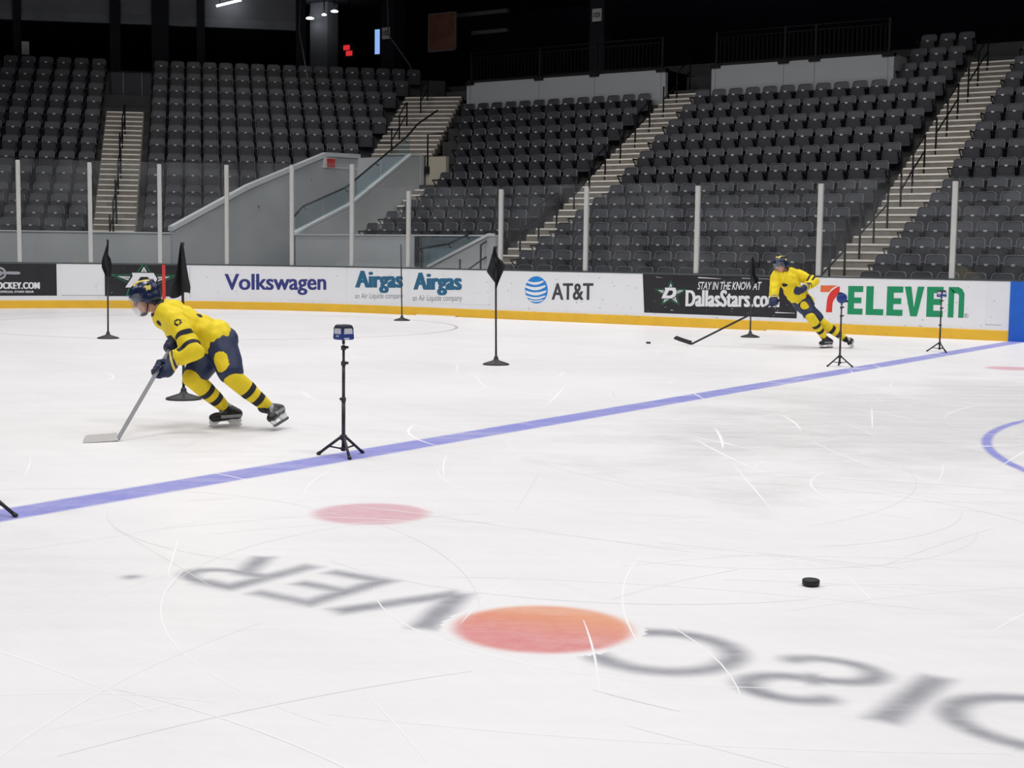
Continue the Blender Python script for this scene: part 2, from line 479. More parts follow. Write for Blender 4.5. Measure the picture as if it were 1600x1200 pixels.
def word(X, Y):
    d = bar(X, Y, -2.16, T, -2.16, B_, HW)                                              # D
    d = np.minimum(d, arc(X, Y, -2.30, (T + B_) / 2, 0.30, 0.245, HW, 95, 265))
    d = np.minimum(d, bar(X, Y, -2.15, T + .042, -2.32, T + .042, 0.045)); d = np.minimum(d, bar(X, Y, -2.15, B_ - .042, -2.32, B_ - .042, 0.045))
    d = np.minimum(d, bar(X, Y, -2.74, T, -2.74, B_, HW * 1.05))                          # I
    d = np.minimum(d, arc(X, Y, -3.10, -8.135, 0.155, 0.125, HW, 80, 330))                # S upper bowl
    d = np.minimum(d, arc(X, Y, -3.08, -7.865, 0.165, 0.125, HW, -95, 155))                # S lower bowl
    d = np.minimum(d, arc(X, Y, -3.66, (T + B_) / 2, 0.26, 0.25, HW, -128, 128))           # C
    d = np.minimum(d, bar(X, Y, -4.55, T, -4.77, B_ - .02, HW * 1.1)); d = np.minimum(d, bar(X, Y, -4.99, T, -4.77, B_ - .02, HW * 1.1))   # V
    d = np.minimum(d, bar(X, Y, -5.17, T, -5.17, B_, HW))                                  # E
    for yy, xe in ((T + .045, -5.48), ((T + B_) / 2, -5.45), (B_ - .045, -5.48)):
        d = np.minimum(d, bar(X, Y, -5.13, yy, xe, yy, 0.042))
    d = np.minimum(d, bar(X, Y, -5.62, T, -5.62, B_, HW))                                  # R
    d = np.minimum(d, arc(X, Y, -5.79, -8.13, 0.17, 0.115, HW * .95, 90, 270))
    d = np.minimum(d, bar(X, Y, -5.60, -8.245, -5.80, -8.245, 0.045)); d = np.minimum(d, bar(X, Y, -5.60, -8.015, -5.80, -8.015, 0.045))
    d = np.minimum(d, bar(X, Y, -5.76, -8.02, -5.93, B_, HW))
    d = np.minimum(d, np.hypot(X + 6.10, Y + 8.37) - 0.03)                                 # small mark after the word
    return d


grid_mark('ice_lettering', -6.25, -1.95, -8.48, -7.58, 0.015, word, 0.05, IG, label='grey upside-down DISC VER lettering painted under the ice')
grid_mark('ice_logo_disc', -4.66, -3.72, -8.46, -7.54, 0.02, lambda X, Y: np.hypot(X + 4.185, Y + 8.0) - 0.345, 0.035, IO, z=0.0002,
          tone=lambda X, Y: (-(Y + 7.76) * 2.6 + (X + 4.18) * 0.5), label='orange to red disc painted as the O of the word')

# skate cuts: thin curved scratches in the ice
def cuts(name, n, m, wd, seed, box, z):
    r = random.Random(seed)
    b = MB()
    for k in range(n):
        x, y = r.uniform(*box[:2]), r.uniform(*box[2:])
        a = r.uniform(0, 2 * math.pi); c = r.choice([0.0, 0.1, -0.2, 0.3, -0.4, 0.5, -0.6]) * r.uniform(.5, 1.5); L_ = r.uniform(0.3, 2.6); ww = wd * r.uniform(.5, 1.4)
        st = 14; vs = []; zk = z + 3e-6 * (k % 100)
        for i in range(st + 1):
            t_ = i / st
            wv = ww * math.sin(math.pi * min(1, max(0, t_)) ** .8) * .5 + .0012
            vs += [(x - math.sin(a) * wv, y + math.cos(a) * wv, zk), (x + math.sin(a) * wv, y - math.cos(a) * wv, zk)]
            x += math.cos(a) * L_ / st; y += math.sin(a) * L_ / st; a += c * L_ / st
        if any(abs(p[1]) > 12.8 or p[0] < -22 for p in vs): continue
        b.add(vs, [(2 * i, 2 * i + 1, 2 * i + 3, 2 * i + 2) for i in range(st)])
    o = b.build(name, m, floor); o['kind'] = 'stuff'
    return o


M['cut_white'] = mat('ice_cut_snow', (0.868, 0.858, 0.862), 0.8, noise=0.03, scale=9)
M['cut_grey'] = mat('ice_cut_clear', (0.72, 0.715, 0.725), 0.5, noise=0.06, scale=9)
cuts('skate_cuts', 130, M['cut_white'], 0.008, 3, (-9, 0, -10.5, -3), 0.0003)
cuts('skate_cuts', 45, M['cut_grey'], 0.0035, 5, (-9, 0, -10.5, -3), 0.00035)
cuts('skate_cuts', 420, M['cut_white'], 0.016, 21, (-14, 2, -3, 11), 0.0003)
cuts('skate_cuts', 60, M['cut_grey'], 0.008, 23, (-20, 2, -3, 11), 0.00035)

# ------------------------------------------------------------------ dasher boards
def strip(name, u0, u1, prof, m, parent=None, step=0.1):
    """profile of (off, z) swept along the board line as a closed solid"""
    b = MB(); us = ulist(u0, u1, step); n = len(prof)
    vs = [bpt(u, o, z) for u in us for o, z in prof]
    fs = [(i * n + k, i * n + (k + 1) % n, (i + 1) * n + (k + 1) % n, (i + 1) * n + k) for i in range(len(us) - 1) for k in range(n)]
    fs += [tuple(range(n))[::-1], tuple((len(us) - 1) * n + k for k in range(n))]
    b.add(vs, fs)
    return b.build(name, m, parent)


U_RIGHT = -30.0
board = tag(strip('dasher_board', U_RIGHT, UEND, [(0, 0.0), (0, 1.055), (-0.12, 1.055), (-0.12, 0.0)], M['board']), kind='structure')
strip('kick_plate', -14.03, UEND, [(0.012, 0.0), (0.012, 0.178), (0, 0.190), (-0.01, 0.190), (-0.01, 0.0)], M['kick'], board)
strip('kick_plate', U_RIGHT, -14.345, [(0.012, 0.0), (0.012, 0.178), (0, 0.190), (-0.01, 0.190), (-0.01, 0.0)], M['kick'], board)
strip('cap_rail', U_RIGHT, UEND, [(0.012, 1.055), (0.012, 1.080), (-0.13, 1.080), (-0.13, 1.055)], M['cap'], board)
o = strip('line_stripe', -14.345, -14.03, [(0.012, 0.0), (0.012, 1.055), (0.0, 1.055), (0.0, 0.0)], M['blue'], board); o['label'] = 'blue stripe where the blue line meets the boards'
o = strip('line_stripe', 5.785, 5.865, [(0.010, 0.19), (0.010, 1.055), (0.0, 1.055), (0.0, 0.19)], M['red'], board); o['label'] = 'red stripe where the goal line meets the boards'
# seams and scuffs of the white board face
b = MB()
for u, z0, z1 in ((-2.45, .3, 1.0), (-3.05, .75, 1.0), (2.95, .25, 1.0), (5.2, .25, 1.0), (-6.2, .8, 1.0), (-10.2, .25, .35)):
    p = [bpt(u - .004, .0015, z0), bpt(u + .004, .0015, z0), bpt(u + .004, .0015, z1), bpt(u - .004, .0015, z1)]
    b.add(p, [(0, 1, 2, 3)])
for u0, u1, z in ((-2.9, -1.5, .292), (-13.9, -11.4, .275), (7.2, 8.2, .30), (-3.2, -3.1, .33)):
    us = ulist(u0, u1)
    vs = [bpt(u, .0015, z + dz) for u in us for dz in (0, .010)]
    b.add(vs, [(2 * i, 2 * i + 1, 2 * i + 3, 2 * i + 2) for i in range(len(us) - 1)])
for k in range(260):
    u, z, s_ = rnd.uniform(-13.8, 8), rnd.uniform(.04, 1.0) ** 1.3, rnd.uniform(.006, .02)
    of = .0135 if z < .18 else .0058
    b.add([bpt(u - s_ * rnd.uniform(.5, 2), of, z), bpt(u, of, z - s_ * .5), bpt(u + s_, of, z), bpt(u, of, z + s_ * .5)], [(0, 1, 2, 3)])
M['scuff'] = mat('scuff_grey', (0.33, 0.32, 0.34), 0.6, noise=0.3, scale=20)
b.build('puck_marks', M['scuff'], board)['kind'] = 'stuff'

# ------------------------------------------------------------------ adverts on the boards
def text2d(body, off=0.0, shear=0.0, spacing=1.0):
    cu = bpy.data.curves.new('t', 'FONT')
    cu.body = body; cu.offset = off; cu.shear = shear; cu.space_character = spacing; cu.resolution_u = 4
    ob = bpy.data.objects.new('t', cu); COL.objects.link(ob)
    bpy.context.view_layer.update()
    me = bpy.data.meshes.new_from_object(ob.evaluated_get(bpy.context.evaluated_depsgraph_get()))
    vs = [(v.co.x, v.co.y) for v in me.vertices]; fs = [tuple(p.vertices) for p in me.polygons]
    bpy.data.objects.remove(ob); bpy.data.curves.remove(cu); bpy.data.meshes.remove(me)
    return vs, fs


def place2d(mb, vs, fs, uL, uR, h0L, h0R, h1L, h1R, off, fit=True):
    if max(uL, uR) > 0 and not fit:                       # on the curved boards: slice flat shapes so that they follow the curve
        bm = bmesh.new()
        bv = [bm.verts.new((x, y, 0)) for x, y in vs]
        for f in fs: bm.faces.new([bv[i] for i in f])
        bmesh.ops.triangulate(bm, faces=bm.faces)
        n = int(abs(uR - uL) / .05) + 1
        for i in range(1, n):
            bmesh.ops.bisect_plane(bm, geom=bm.verts[:] + bm.edges[:] + bm.faces[:], plane_co=(i / n, 0, 0), plane_no=(1, 0, 0))
        bm.verts.index_update()
        vs = [(v.co.x, v.co.y) for v in bm.verts]; fs = [tuple(v.index for v in f.verts) for f in bm.faces]
        bm.free()
    if fit:
        x0, x1 = min(v[0] for v in vs), max(v[0] for v in vs); y0, y1 = min(v[1] for v in vs), max(v[1] for v in vs)
    else: x0, y0, x1, y1 = 0, 0, 1, 1
    P_ = []
    for x, y in vs:
        t_ = (x - x0) / (x1 - x0); s_ = (y - y0) / (y1 - y0)
        lo, hi = h0L + (h0R - h0L) * t_, h1L + (h1R - h1L) * t_
        P_.append(bpt(uL + (uR - uL) * t_, off, lo + (hi - lo) * s_))
    mb.add(P_, fs)


def sheet(name, uL, uR, z0, z1, m, label, edge=None):
    b = MB(); us = ulist(uL, uR, 0.1)
    n = len(us)
    ze = edge or (lambda i, z: 0.0)
    vs = [bpt(u + ze(i, z), .003, z) for i, u in enumerate(us) for z in (z0, z1)] + [bpt(u + ze(i, z), .0004, z) for i, u in enumerate(us) for z in (z0, z1)]
    fs = [(2 * i, 2 * i + 1, 2 * i + 3, 2 * i + 2) for i in range(n - 1)] + [(2 * n + 2 * i, 2 * n + 2 * i + 2, 2 * n + 2 * i + 3, 2 * n + 2 * i + 1) for i in range(n - 1)]
    fs += [(2 * i, 2 * i + 2, 2 * n + 2 * i + 2, 2 * n + 2 * i) for i in range(n - 1)] + [(2 * i + 1, 2 * n + 2 * i + 1, 2 * n + 2 * i + 3, 2 * i + 3) for i in range(n - 1)]
    fs += [(0, 2 * n, 2 * n + 1, 1), (2 * n - 2, 2 * n - 1, 4 * n - 1, 4 * n - 2)]
    b.add(vs, fs)
    return tag(b.build(name, m), label, 'advert', 'adverts along the rink boards')


def letters(parent, body, box, m, name='lettering', off=0.0, shear=0.0, d=.006, spacing=1.0, bold=0.0):
    """bold widens the strokes: overlapping copies of the outline a little to each side (fraction of the height)"""
    b = MB(); vs, fs = text2d(body, off, shear, spacing)
    uL, uR, aL, aR, cL, cR = box
    k = bold * (cL - aL); sg = 1 if uR > uL else -1
    n = 5 if bold else 1
    for i in range(n):
        t_ = (i / (n - 1) * 2 - 1) if n > 1 else 0
        place2d(b, vs, fs, uL + sg * k + t_ * k, uR - sg * k + t_ * k, aL, aR, cL, cR, d + i * .0002)
    return b.build(name, m, parent)


def poly(parent, name, polys, box, m, d=.006):
    b = MB(); uL, uR, aL, aR, cL, cR = box
    for q in polys: place2d(b, q, [tuple(range(len(q)))], uL, uR, aL, aR, cL, cR, d, fit=False)
    return b.build(name, m, parent)


# black advert at the far left
s = sheet('advert_banner', 12.6, 8.302, .297, 1.05, M['sheet_black'], 'black board advert with white HOCKEY.COM lettering at far left end')
letters(s, 'HOCKEY.COM', (9.77, 8.685, .457, .457, .614, .614), M['ink_white'], off=.01, spacing=1.08, bold=.07)
letters(s, 'OFFICIAL STARS GEAR', (9.60, 8.820, .366, .366, .414, .414), M['ink_white'], off=.03)
b = MB()
for r0, r1 in ((.100, .148), (.02, .06)):
    n = 36; vs = [bpt(9.578 + r * math.cos(2 * math.pi * k / n), .006, .82 + r * math.sin(2 * math.pi * k / n)) for k in range(n) for r in (r0, r1)]
    b.add(vs, [(2 * k, 2 * k + 1, (2 * k + 3) % (2 * n), (2 * k + 2) % (2 * n)) for k in range(n)])
b.build('ring_emblem', M['ink_silver'], s)
poly(s, 'stick_emblem', [[(0, .35), (.45, .15), (.8, 0), (.97, .1), (1, .5), (.95, .9), (.6, 1), (0, .75)]], (9.70, 9.114, .791, .793, .862, .867), M['ink_silver'], d=.0075)
# blank white sheet
s = sheet('advert_banner', 8.19, 7.22, .312, 1.052, M['sheet'], 'blank white board sheet between two black adverts')


def star_pts(cx, cy, R, r, sx, sy, rot=0.0, n=5, stretch=None):
    out = []
    for k in range(2 * n):
        a = math.pi / 2 + k * math.pi / n + rot; q = R if k % 2 == 0 else r
        if stretch and k in stretch: q *= stretch[k]
        out.append((cx + q * math.cos(a) * sx, cy + q * math.sin(a) * sy))
    return out


def star_logo(parent, box, dd=.006):
    st = {2: 1.12, 8: 1.12}
    g = lambda nm, q, m, d: poly(parent, nm, [[q[i], q[i + 1], q[(i + 2) % 10]] for i in range(1, 10, 2)] + [[q[i] for i in range(1, 10, 2)]] if len(q) == 10 else [q], box, m, d)
    # outline: green star frame, dark inside, white-silver star, then the letter D
    def star(nm, R, r, m, d):
        q = star_pts(.5, .47, R, r, .50, .55, stretch=st)
        return poly(parent, nm, [[q[i - 1], q[i], q[(i + 1) % 10]] for i in range(0, 10, 2)] + [[q[i] for i in range(1, 10, 2)]], box, m, d)
    star('star_outline', 0.96, .45, M['ink_dgreen'], dd)
    star('star_field', 0.885, .405, M['ink_black'], dd + .001)
    star('star_rim', 0.76, .29, M['ink_white'], dd + .002)
    star('star', 0.66, .24, M['ink_silver'], dd + .0026)
    D = lambda k, ox: [(.225 - k + ox, .31 - k), (.53 + k, .31 - k), (.65 + k, .40), (.69 + k, .54), (.64 + k * .7, .70 + k), (.33 - k + ox, .70 + k), (.34 - k, .60 + k)]
    poly(parent, 'letter_outline', [D(.035, 0)], box, M['ink_black'], dd + .003)
    poly(parent, 'letter_face', [D(.012, 0)], box, M['ink_white'], dd + .004)
    poly(parent, 'letter_counter', [[(.375, .41), (.50, .41), (.565, .47), (.58, .55), (.555, .60), (.45, .60)]], box, M['ink_black'], dd + .005)


s = sheet('advert_banner', 7.205, 5.493, .29, 1.05, M['sheet_black'], 'black board advert with a large star and D emblem behind the bent skater')
star_logo(s, (7.06, 5.52, .245, .245, 1.10, 1.10))
s = sheet('advert_banner', 5.15, 1.20, .27, 1.05, M['sheet'], 'white board advert with navy Volkswagen lettering')
letters(s, 'Volkswagen', (4.358, 1.737, .343, .393, .852, .893), M['ink_vw'], off=.010, bold=.022)
s = sheet('advert_banner', 1.16, -.58, .27, 1.05, M['sheet'], 'white board advert with teal Airgas lettering, the left one of two')
letters(s, 'Airgas', (.942, -.453, .462, .492, .981, 1.005), M['ink_teal'], off=.012, spacing=1.04, bold=.06)
letters(s, 'an Air Liquide company', (.941, -.455, .290, .331, .457, .493), M['ink_grey'], 'slogan', off=-.002)
s = sheet('advert_banner', -.62, -2.85, .295, 1.05, M['sheet'], 'white board advert with teal Airgas lettering, the right one of two')
letters(s, 'Airgas', (-.751, -2.123, .455, .485, .967, .992), M['ink_teal'], off=.012, spacing=1.04, bold=.06)
letters(s, 'an Air Liquide company', (-.734, -2.127, .281, .323, .456, .494), M['ink_grey'], 'slogan', off=-.002)
s = sheet('advert_banner', -3.10, -6.70, .25, 1.05, M['sheet'], 'white board advert with a blue striped globe and AT&T lettering')
b = MB(); n = 40
b.add([bpt(-4.10 + .292 * math.cos(2 * math.pi * k / n), .006, .657 + .292 * math.sin(2 * math.pi * k / n)) for k in range(n)], [tuple(range(n))])
b.build('globe_emblem', M['ink_blue'], s)
b = MB()
for yc, hh, x0, x1, dip in ((.60, .10, -.86, .62, .16), (.26, .12, -.99, .80, .20), (-.12, .115, -1.01, .88, .20), (-.48, .085, -.89, .80, .17), (-.76, .05, -.60, .62, .10)):
    m_ = 16; up, lo = [], []
    for i in range(m_ + 1):
        t_ = i / m_; x = x0 + (x1 - x0) * t_
        y = yc - dip * math.sin(math.pi * t_) + .05 * t_
        h_ = hh * math.sin(math.pi * min(1, .10 + .90 * (1 - t_))) ** .5 if t_ > .5 else hh * (0.75 + .25 * t_ * 2)
        lim = math.sqrt(max(0, 1.03 - x * x)) if abs(x) < 1.01 else 0
        up.append((x, min(y + h_, lim + .02))); lo.append((x, max(-lim - .02, min(y - h_, lim))))
    vs = [bpt(-4.10 - x * .292, .0075, .657 + y * .292) for p in zip(lo, up) for x, y in p]
    b.add(vs, [(2 * i, 2 * i + 1, 2 * i + 3, 2 * i + 2) for i in range(m_)])
b.build('globe_stripes', M['sheet'], s)
letters(s, 'AT&T', (-4.492, -5.524, .455, .478, .810, .835), M['ink_att'], off=.012, bold=.02)
rag = lambda i, z: (0.05 * math.sin(z * 37) if i == 0 else 0.0)
s = sheet('advert_banner', -6.734, -10.06, .26, 1.05, M['sheet_black'], 'black board advert reading STAY IN THE KNOW AT DallasStars.com', edge=rag)
star_logo(s, (-6.98, -7.70, .40, .42, .93, .94))
letters(s, 'STAY IN THE KNOW AT', (-7.940, -9.319, .758, .787, .915, .945), M['ink_white'], 'slogan', off=.012, shear=.25, spacing=.95)
letters(s, 'DallasStars.com', (-7.679, -9.70, .415, .46, .746, .79), M['ink_white'], off=.008, spacing=1.05, bold=.045)
b = MB()
for u0, z0, u1, z1, wd in ((-7.95, 1.0, -8.45, .985, .02), (-8.9, 1.005, -9.9, 1.0, .008), (-9.62, .98, -9.62, .42, .012), (-9.62, .36, -10.02, .36, .02), (-7.35, .33, -7.42, .33, .014), (-8.52, .96, -8.54, .76, .006), (-7.0, .99, -7.15, .98, .008)):
    du, dz = u1 - u0, z1 - z0; L_ = math.hypot(du, dz); nx, nz = -dz / L_ * wd / 2, du / L_ * wd / 2
    b.add([bpt(u0 + nx, .0065, z0 + nz), bpt(u0 - nx, .0065, z0 - nz), bpt(u1 - nx * .3, .0065, z1 - nz * .3), bpt(u1 + nx * .3, .0065, z1 + nz * .3)], [(0, 1, 2, 3)])
b.build('scratches', M['ink_white'], s)['kind'] = 'stuff'
s = sheet('advert_banner', -10.40, -13.62, .24, 1.05, M['sheet'], 'white board advert with red and orange 7 and green ELEVEn lettering')
bx7 = (-10.524, -10.904, .393, .406, .902, .911)
poly(s, 'numeral_bar', [[(0, .755), (.455, .755), (.56, .86), (.70, .935), (.88, .99), (.86, 1), (0, 1)]], bx7, M['ink_orange'])
q0, q1 = [], []
for i in range(13):
    t_ = i / 12
    q0.append((float(np.interp(t_, [0, .3, .55, .75, .9, 1], [.327, .345, .40, .53, .72, .95])), float(np.interp(t_, [0, .3, .55, .75, .9, 1], [0, .36, .60, .76, .88, .97]))))
    q1.append((float(np.interp(t_, [0, .3, .55, .75, .9, 1], [.64, .65, .72, .84, 1, 1])), float(np.interp(t_, [0, .3, .55, .75, .9, 1], [0, .34, .47, .58, .74, .955]))))
poly(s, 'numeral_stem', [[q0[i], q1[i], q1[i + 1], q0[i + 1]] for i in range(12)], bx7, M['ink_red'], d=.007)
E_ = [(0, 0), (1, 0), (1, .21), (.42, .21), (.42, .40), (.88, .40), (.88, .60), (.42, .60), (.42, .79), (1, .79), (1, 1), (0, 1)]
quads = lambda Q: Q
Epoly = [[(0, 0), (.42, 0), (.42, 1), (0, 1)], [(.42, 0), (1, 0), (1, .21), (.42, .21)], [(.42, .40), (.90, .40), (.90, .60), (.42, .60)], [(.42, .79), (1, .79), (1, 1), (.42, 1)]]
Lpoly = [[(0, 0), (.42, 0), (.42, 1), (0, 1)], [(.42, 0), (1, 0), (1, .21), (.42, .21)]]
Vpoly = [[(.33, 0), (.67, 0), (.50, .30)], [(0, 1), (.33, 0), (.50, .30), (.34, 1)], [(1, 1), (.66, 1), (.50, .30), (.67, 0)]]
Npoly = [[(0, 0), (.36, 0), (.36, .86), (0, 1)], [(0, 1), (.36, .80), (.60, .78), (.62, 1)], [(.62, 1), (.60, .78), (.66, .72), (.86, .93)], [(.86, .93), (.66, .72), (.66, 0), (1, 0)], [(.86, .93), (1, 0), (1, .78)]]
xs = [(0, .135, Epoly), (.163, .318, Lpoly), (.345, .485, Epoly), (.497, .665, Vpoly), (.688, .826, Epoly), (.868, 1.0, Npoly)]
uL, uR = -11.069, -13.235
for x0, x1, pl in xs:
    f_ = lambda t_: .393 + (.02) * t_
    poly(s, 'letter', pl, (uL + (uR - uL) * x0, uL + (uR - uL) * x1, .375 + .01 * x0, .375 + .01 * x1, .905 + .03 * x0, .905 + .03 * x1), M['ink_green'])
letters(s, 'R', (-13.262, -13.30, .40, .40, .45, .45), M['ink_grey'], 'trademark')
b = MB(); n = 20
vs = [bpt(-13.281 + r * math.cos(2 * math.pi * k / n), .006, .425 + r * math.sin(2 * math.pi * k / n)) for k in range(n) for r in (.032, .039)]
b.add(vs, [(2 * k, 2 * k + 1, (2 * k + 3) % (2 * n), (2 * k + 2) % (2 * n)) for k in range(n)]); b.build('trademark', M['ink_grey'], s)

# ------------------------------------------------------------------ glass and its posts
posts = [(u, 2.82) for u in (-23.2, -20.6, -18.05, -15.5, -12.98, -10.45, -7.875, -5.29, -3.12, -0.56)]
def u_of(x, y):
    return RC * (math.atan2(y - YC, x - XC) - math.pi / 2)
for x, y in ((-23.016, 12.887), (-24.578, 12.539), (-26.076, 11.89), (-27.399, 10.987), (-28.531, 9.851), (-29.431, 8.523)): posts.append((u_of(x, y), 3.46))
posts += [(posts[-1][0] + 1.62 * k, 3.46) for k in (1, 2, 3)]
names = {-12.98: 'right of the far skater', -10.45: 'behind the far skater', -7.875: 'above the STAY IN THE KNOW advert', -5.29: 'above the globe advert', -3.12: 'beside the hanging flag in the middle', -0.56: 'above the left Airgas advert'}
plab = ['fourth beyond the blue board stripe', 'third beyond the blue board stripe', 'second beyond the blue board stripe', 'nearest beyond the blue board stripe'] + \
       ['above the last letters of ELEVEn', 'just right of the far skater', 'above the STAY IN THE KNOW advert', 'above the AT&T lettering', 'behind the flag in the middle', 'above the end of the left Airgas advert',
        'left of the left Airgas advert', 'above the end of Volkswagen', 'above the start of Volkswagen', 'above the large star advert', 'above the blank white sheet', 'above the far left HOCKEY.COM advert', 'x', 'x', 'x']
for i, (u, top) in enumerate(posts):
    p = bpt(u, -.05, 0); q = bpt(u + .01, -.05, 0); ang = math.atan2(q.y - p.y, q.x - p.x)
    Mx = Matrix.Translation((p.x, p.y, 0)) @ Matrix.Rotation(ang, 4, 'Z')
    b = MB(); b.box(-.048, .048, -.035, .035, 1.08, top, Mx)
    t_ = tag(b.build('glass_post', M['alu'], bevel=.008), ('tall' if top > 3 else 'short') + ' pale metal glass post ' + (plab[i] if plab[i] != 'x' else 'beyond the left edge, %s from the corner' % ('nearest', 'second', 'third')[i - 16]), 'post', 'posts holding the rink glass')
panes_lab = {}
for i in range(len(posts) - 1):
    (u0, t0), (u1, t1) = posts[i], posts[i + 1]
    top = 3.50 if (t0 > 3 and t1 > 3) else (2.90)
    if t0 != t1: top = 2.90
    us = ulist(u0 + .05, u1 - .05, .4)
    b = MB(); n = 4; prof = [(-.044, 1.082), (-.044, top), (-.056, top), (-.056, 1.082)]
    vs = [bpt(u, o_, z) for u in us for o_, z in prof]
    fs = [(k * n + j, k * n + (j + 1) % n, (k + 1) * n + (j + 1) % n, (k + 1) * n + j) for k in range(len(us) - 1) for j in range(n)]
    fs += [tuple(range(n))[::-1], tuple((len(us) - 1) * n + k for k in range(n))]
    b.add(vs, fs)
    tag(b.build('glass_shield', M['pane']), 'clear rink glass, left end at the post ' + (plab[i + 1] if plab[i + 1] != 'x' else 'beyond the left edge %s' % ('one', 'two', 'three')[max(0, i + 1 - 16)]), 'glass', 'panes of the rink glass')

# ------------------------------------------------------------------ the stands
def yr(r): return 14.26 + .833 * (r - 1) if r <= 7 else 20.02 + .807 * (r - 8)      # seat line of row r
def zr(r): return .35 + .341 * (r - 1) if r <= 7 else 2.893 + .482 * (r - 8)         # floor of row r
TH = .766
EV, NV = Vector((math.cos(TH), math.sin(TH), 0)), Vector((-math.sin(TH), math.cos(TH), 0))
def dr(r): return 30.209 + 1.006 * (yr(r) - yr(4))
def fac(s_, d, z): return EV * s_ + NV * d + Vector((0, 0, z))
FR = .56                                    # seat line to the front edge of its tier

MF = Matrix(((EV.x, NV.x, 0, 0), (EV.y, NV.y, 0, 0), (0, 0, 1, 0), (0, 0, 0, 1)))
ident = Matrix.Identity(4)
# tiers: straight side
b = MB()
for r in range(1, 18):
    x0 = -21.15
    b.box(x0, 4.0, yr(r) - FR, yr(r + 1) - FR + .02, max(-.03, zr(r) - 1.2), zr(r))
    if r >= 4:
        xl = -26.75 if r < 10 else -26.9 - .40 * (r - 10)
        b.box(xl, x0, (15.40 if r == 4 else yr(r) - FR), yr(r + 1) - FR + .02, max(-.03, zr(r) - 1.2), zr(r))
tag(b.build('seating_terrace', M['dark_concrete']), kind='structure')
# tiers: corner facet
def s_end(r, tier=False):
    d = dr(r) - FR if tier else dr(r) + .3
    lim = (-29.25 + math.sin(TH) * d) / math.cos(TH)
    return min(lim, -6.1 + (r - 11) * .42) if r >= 11 else lim
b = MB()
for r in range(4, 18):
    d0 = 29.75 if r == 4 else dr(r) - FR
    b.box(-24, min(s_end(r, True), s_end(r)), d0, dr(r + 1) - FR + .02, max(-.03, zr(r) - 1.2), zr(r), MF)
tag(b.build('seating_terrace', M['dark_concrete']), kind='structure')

# low front walls, tunnel walls
b = MB(); b.box(-24, -12.05, 29.55, 29.75, -.03, 1.83, MF); o = tag(b.build('wall_corner', M['grey_wall']), kind='structure')
b = MB(); b.box(-24, -12.05, 29.52, 29.78, 1.83, 1.86, MF); b.build('wall_cap', M['grey_trim'], o)
b = MB(); b.box(-26.75, -22.75, 15.0, 15.22, -.03, 1.83); o = tag(b.build('wall_side', M['grey_wall']), kind='structure')
b = MB(); b.box(-26.78, -20.35, 14.98, 15.24, 1.83, 1.86); b.build('wall_cap', M['grey_trim'], o)
b = MB()
yz = [(12.95, -.03), (20.4, -.03), (20.4, 4.22), (18.9, 4.18), (15.73, 3.10), (12.95, 1.90)]
b.prism(yz, -29.2, -29.1, lambda p, t: (t, p[0], p[1]))
b.box(-29.28, -29.19, 12.95, 20.4, -.03, 1.0)
o = tag(b.build('wall_tunnel_left', M['grey_wall']), kind='structure')
b = MB()
yz = [(12.93, 1.90), (15.73, 3.10), (18.9, 4.18), (20.4, 4.22), (20.4, 4.34), (18.9, 4.30), (15.71, 3.22), (12.93, 2.02)]
b.prism(yz, -29.24, -29.06, lambda p, t: (t, p[0], p[1])); b.build('wall_cap', M['grey_trim'], o)
b = MB(); b.box(-29.1, -29.085, 18.7, 20.38, 3.86, 3.90); b.build('wall_ledge', M['grey_trim'], o)
b = MB(); b.box(-29.1, -26.7, 20.3, 20.45, -.03, 4.22); tag(b.build('wall_tunnel_end', M['grey_wall']), kind='structure')
b = MB()
yz = [(15.0, -.03), (20.4, -.03), (20.4, 4.22), (19.9, 4.20), (17.24, 2.68), (15.0, 1.86)]
b.prism(yz, -26.84, -26.72, lambda p, t: (t, p[0], p[1]))
o = tag(b.build('wall_tunnel_right', M['grey_wall']), kind='structure')
b = MB(); yz = [(15.0, 1.86), (17.24, 2.68), (19.9, 4.20), (20.4, 4.22), (20.4, 4.28), (19.88, 4.26), (17.22, 2.74), (15.0, 1.92)]
b.prism(yz, -26.88, -26.70, lambda p, t: (t, p[0], p[1])); b.build('wall_cap', M['grey_trim'], o)
# platform over the tunnel head
b = MB(); b.prism([(-29.5, 20.42), (-26.72, 20.42), (-26.75, 21.3), (-27.0, 22.0), (-29.9, 22.0)], 3.4, 4.24, lambda p, t: (p[0], p[1], t)); tag(b.build('seating_landing', M['concrete']), kind='structure')
b = MB(); b.box(-26.68, -25.95, 20.52, 20.66, 3.3, 4.2); tag(b.build('wall_block', mat('beige_block', (.40, .37, .29), .9, noise=.15, scale=2)), kind='structure')

# sloped stringer wall at the open end of the side wall
b = MB(); b.prism([(-22.35, -.03), (-20.35, -.03), (-20.35, 1.83), (-20.55, 1.83), (-22.35, 1.05)], 15.0, 15.22, lambda p, t: (p[0], t, p[1])); o = tag(b.build('wall_stringer', M['grey_wall']), kind='structure')
b = MB(); b.prism([(-22.35, 1.05), (-20.55, 1.83), (-20.55, 1.90), (-22.35, 1.12)], 14.96, 15.26, lambda p, t: (p[0], t, p[1])); b.build('wall_cap', M['grey_trim'], o)
b = MB(); b.box(-22.75, -20.42, 15.27, 15.38, -.03, 1.80); tag(b.build('wall_back', M['grey_wall']), kind='structure')

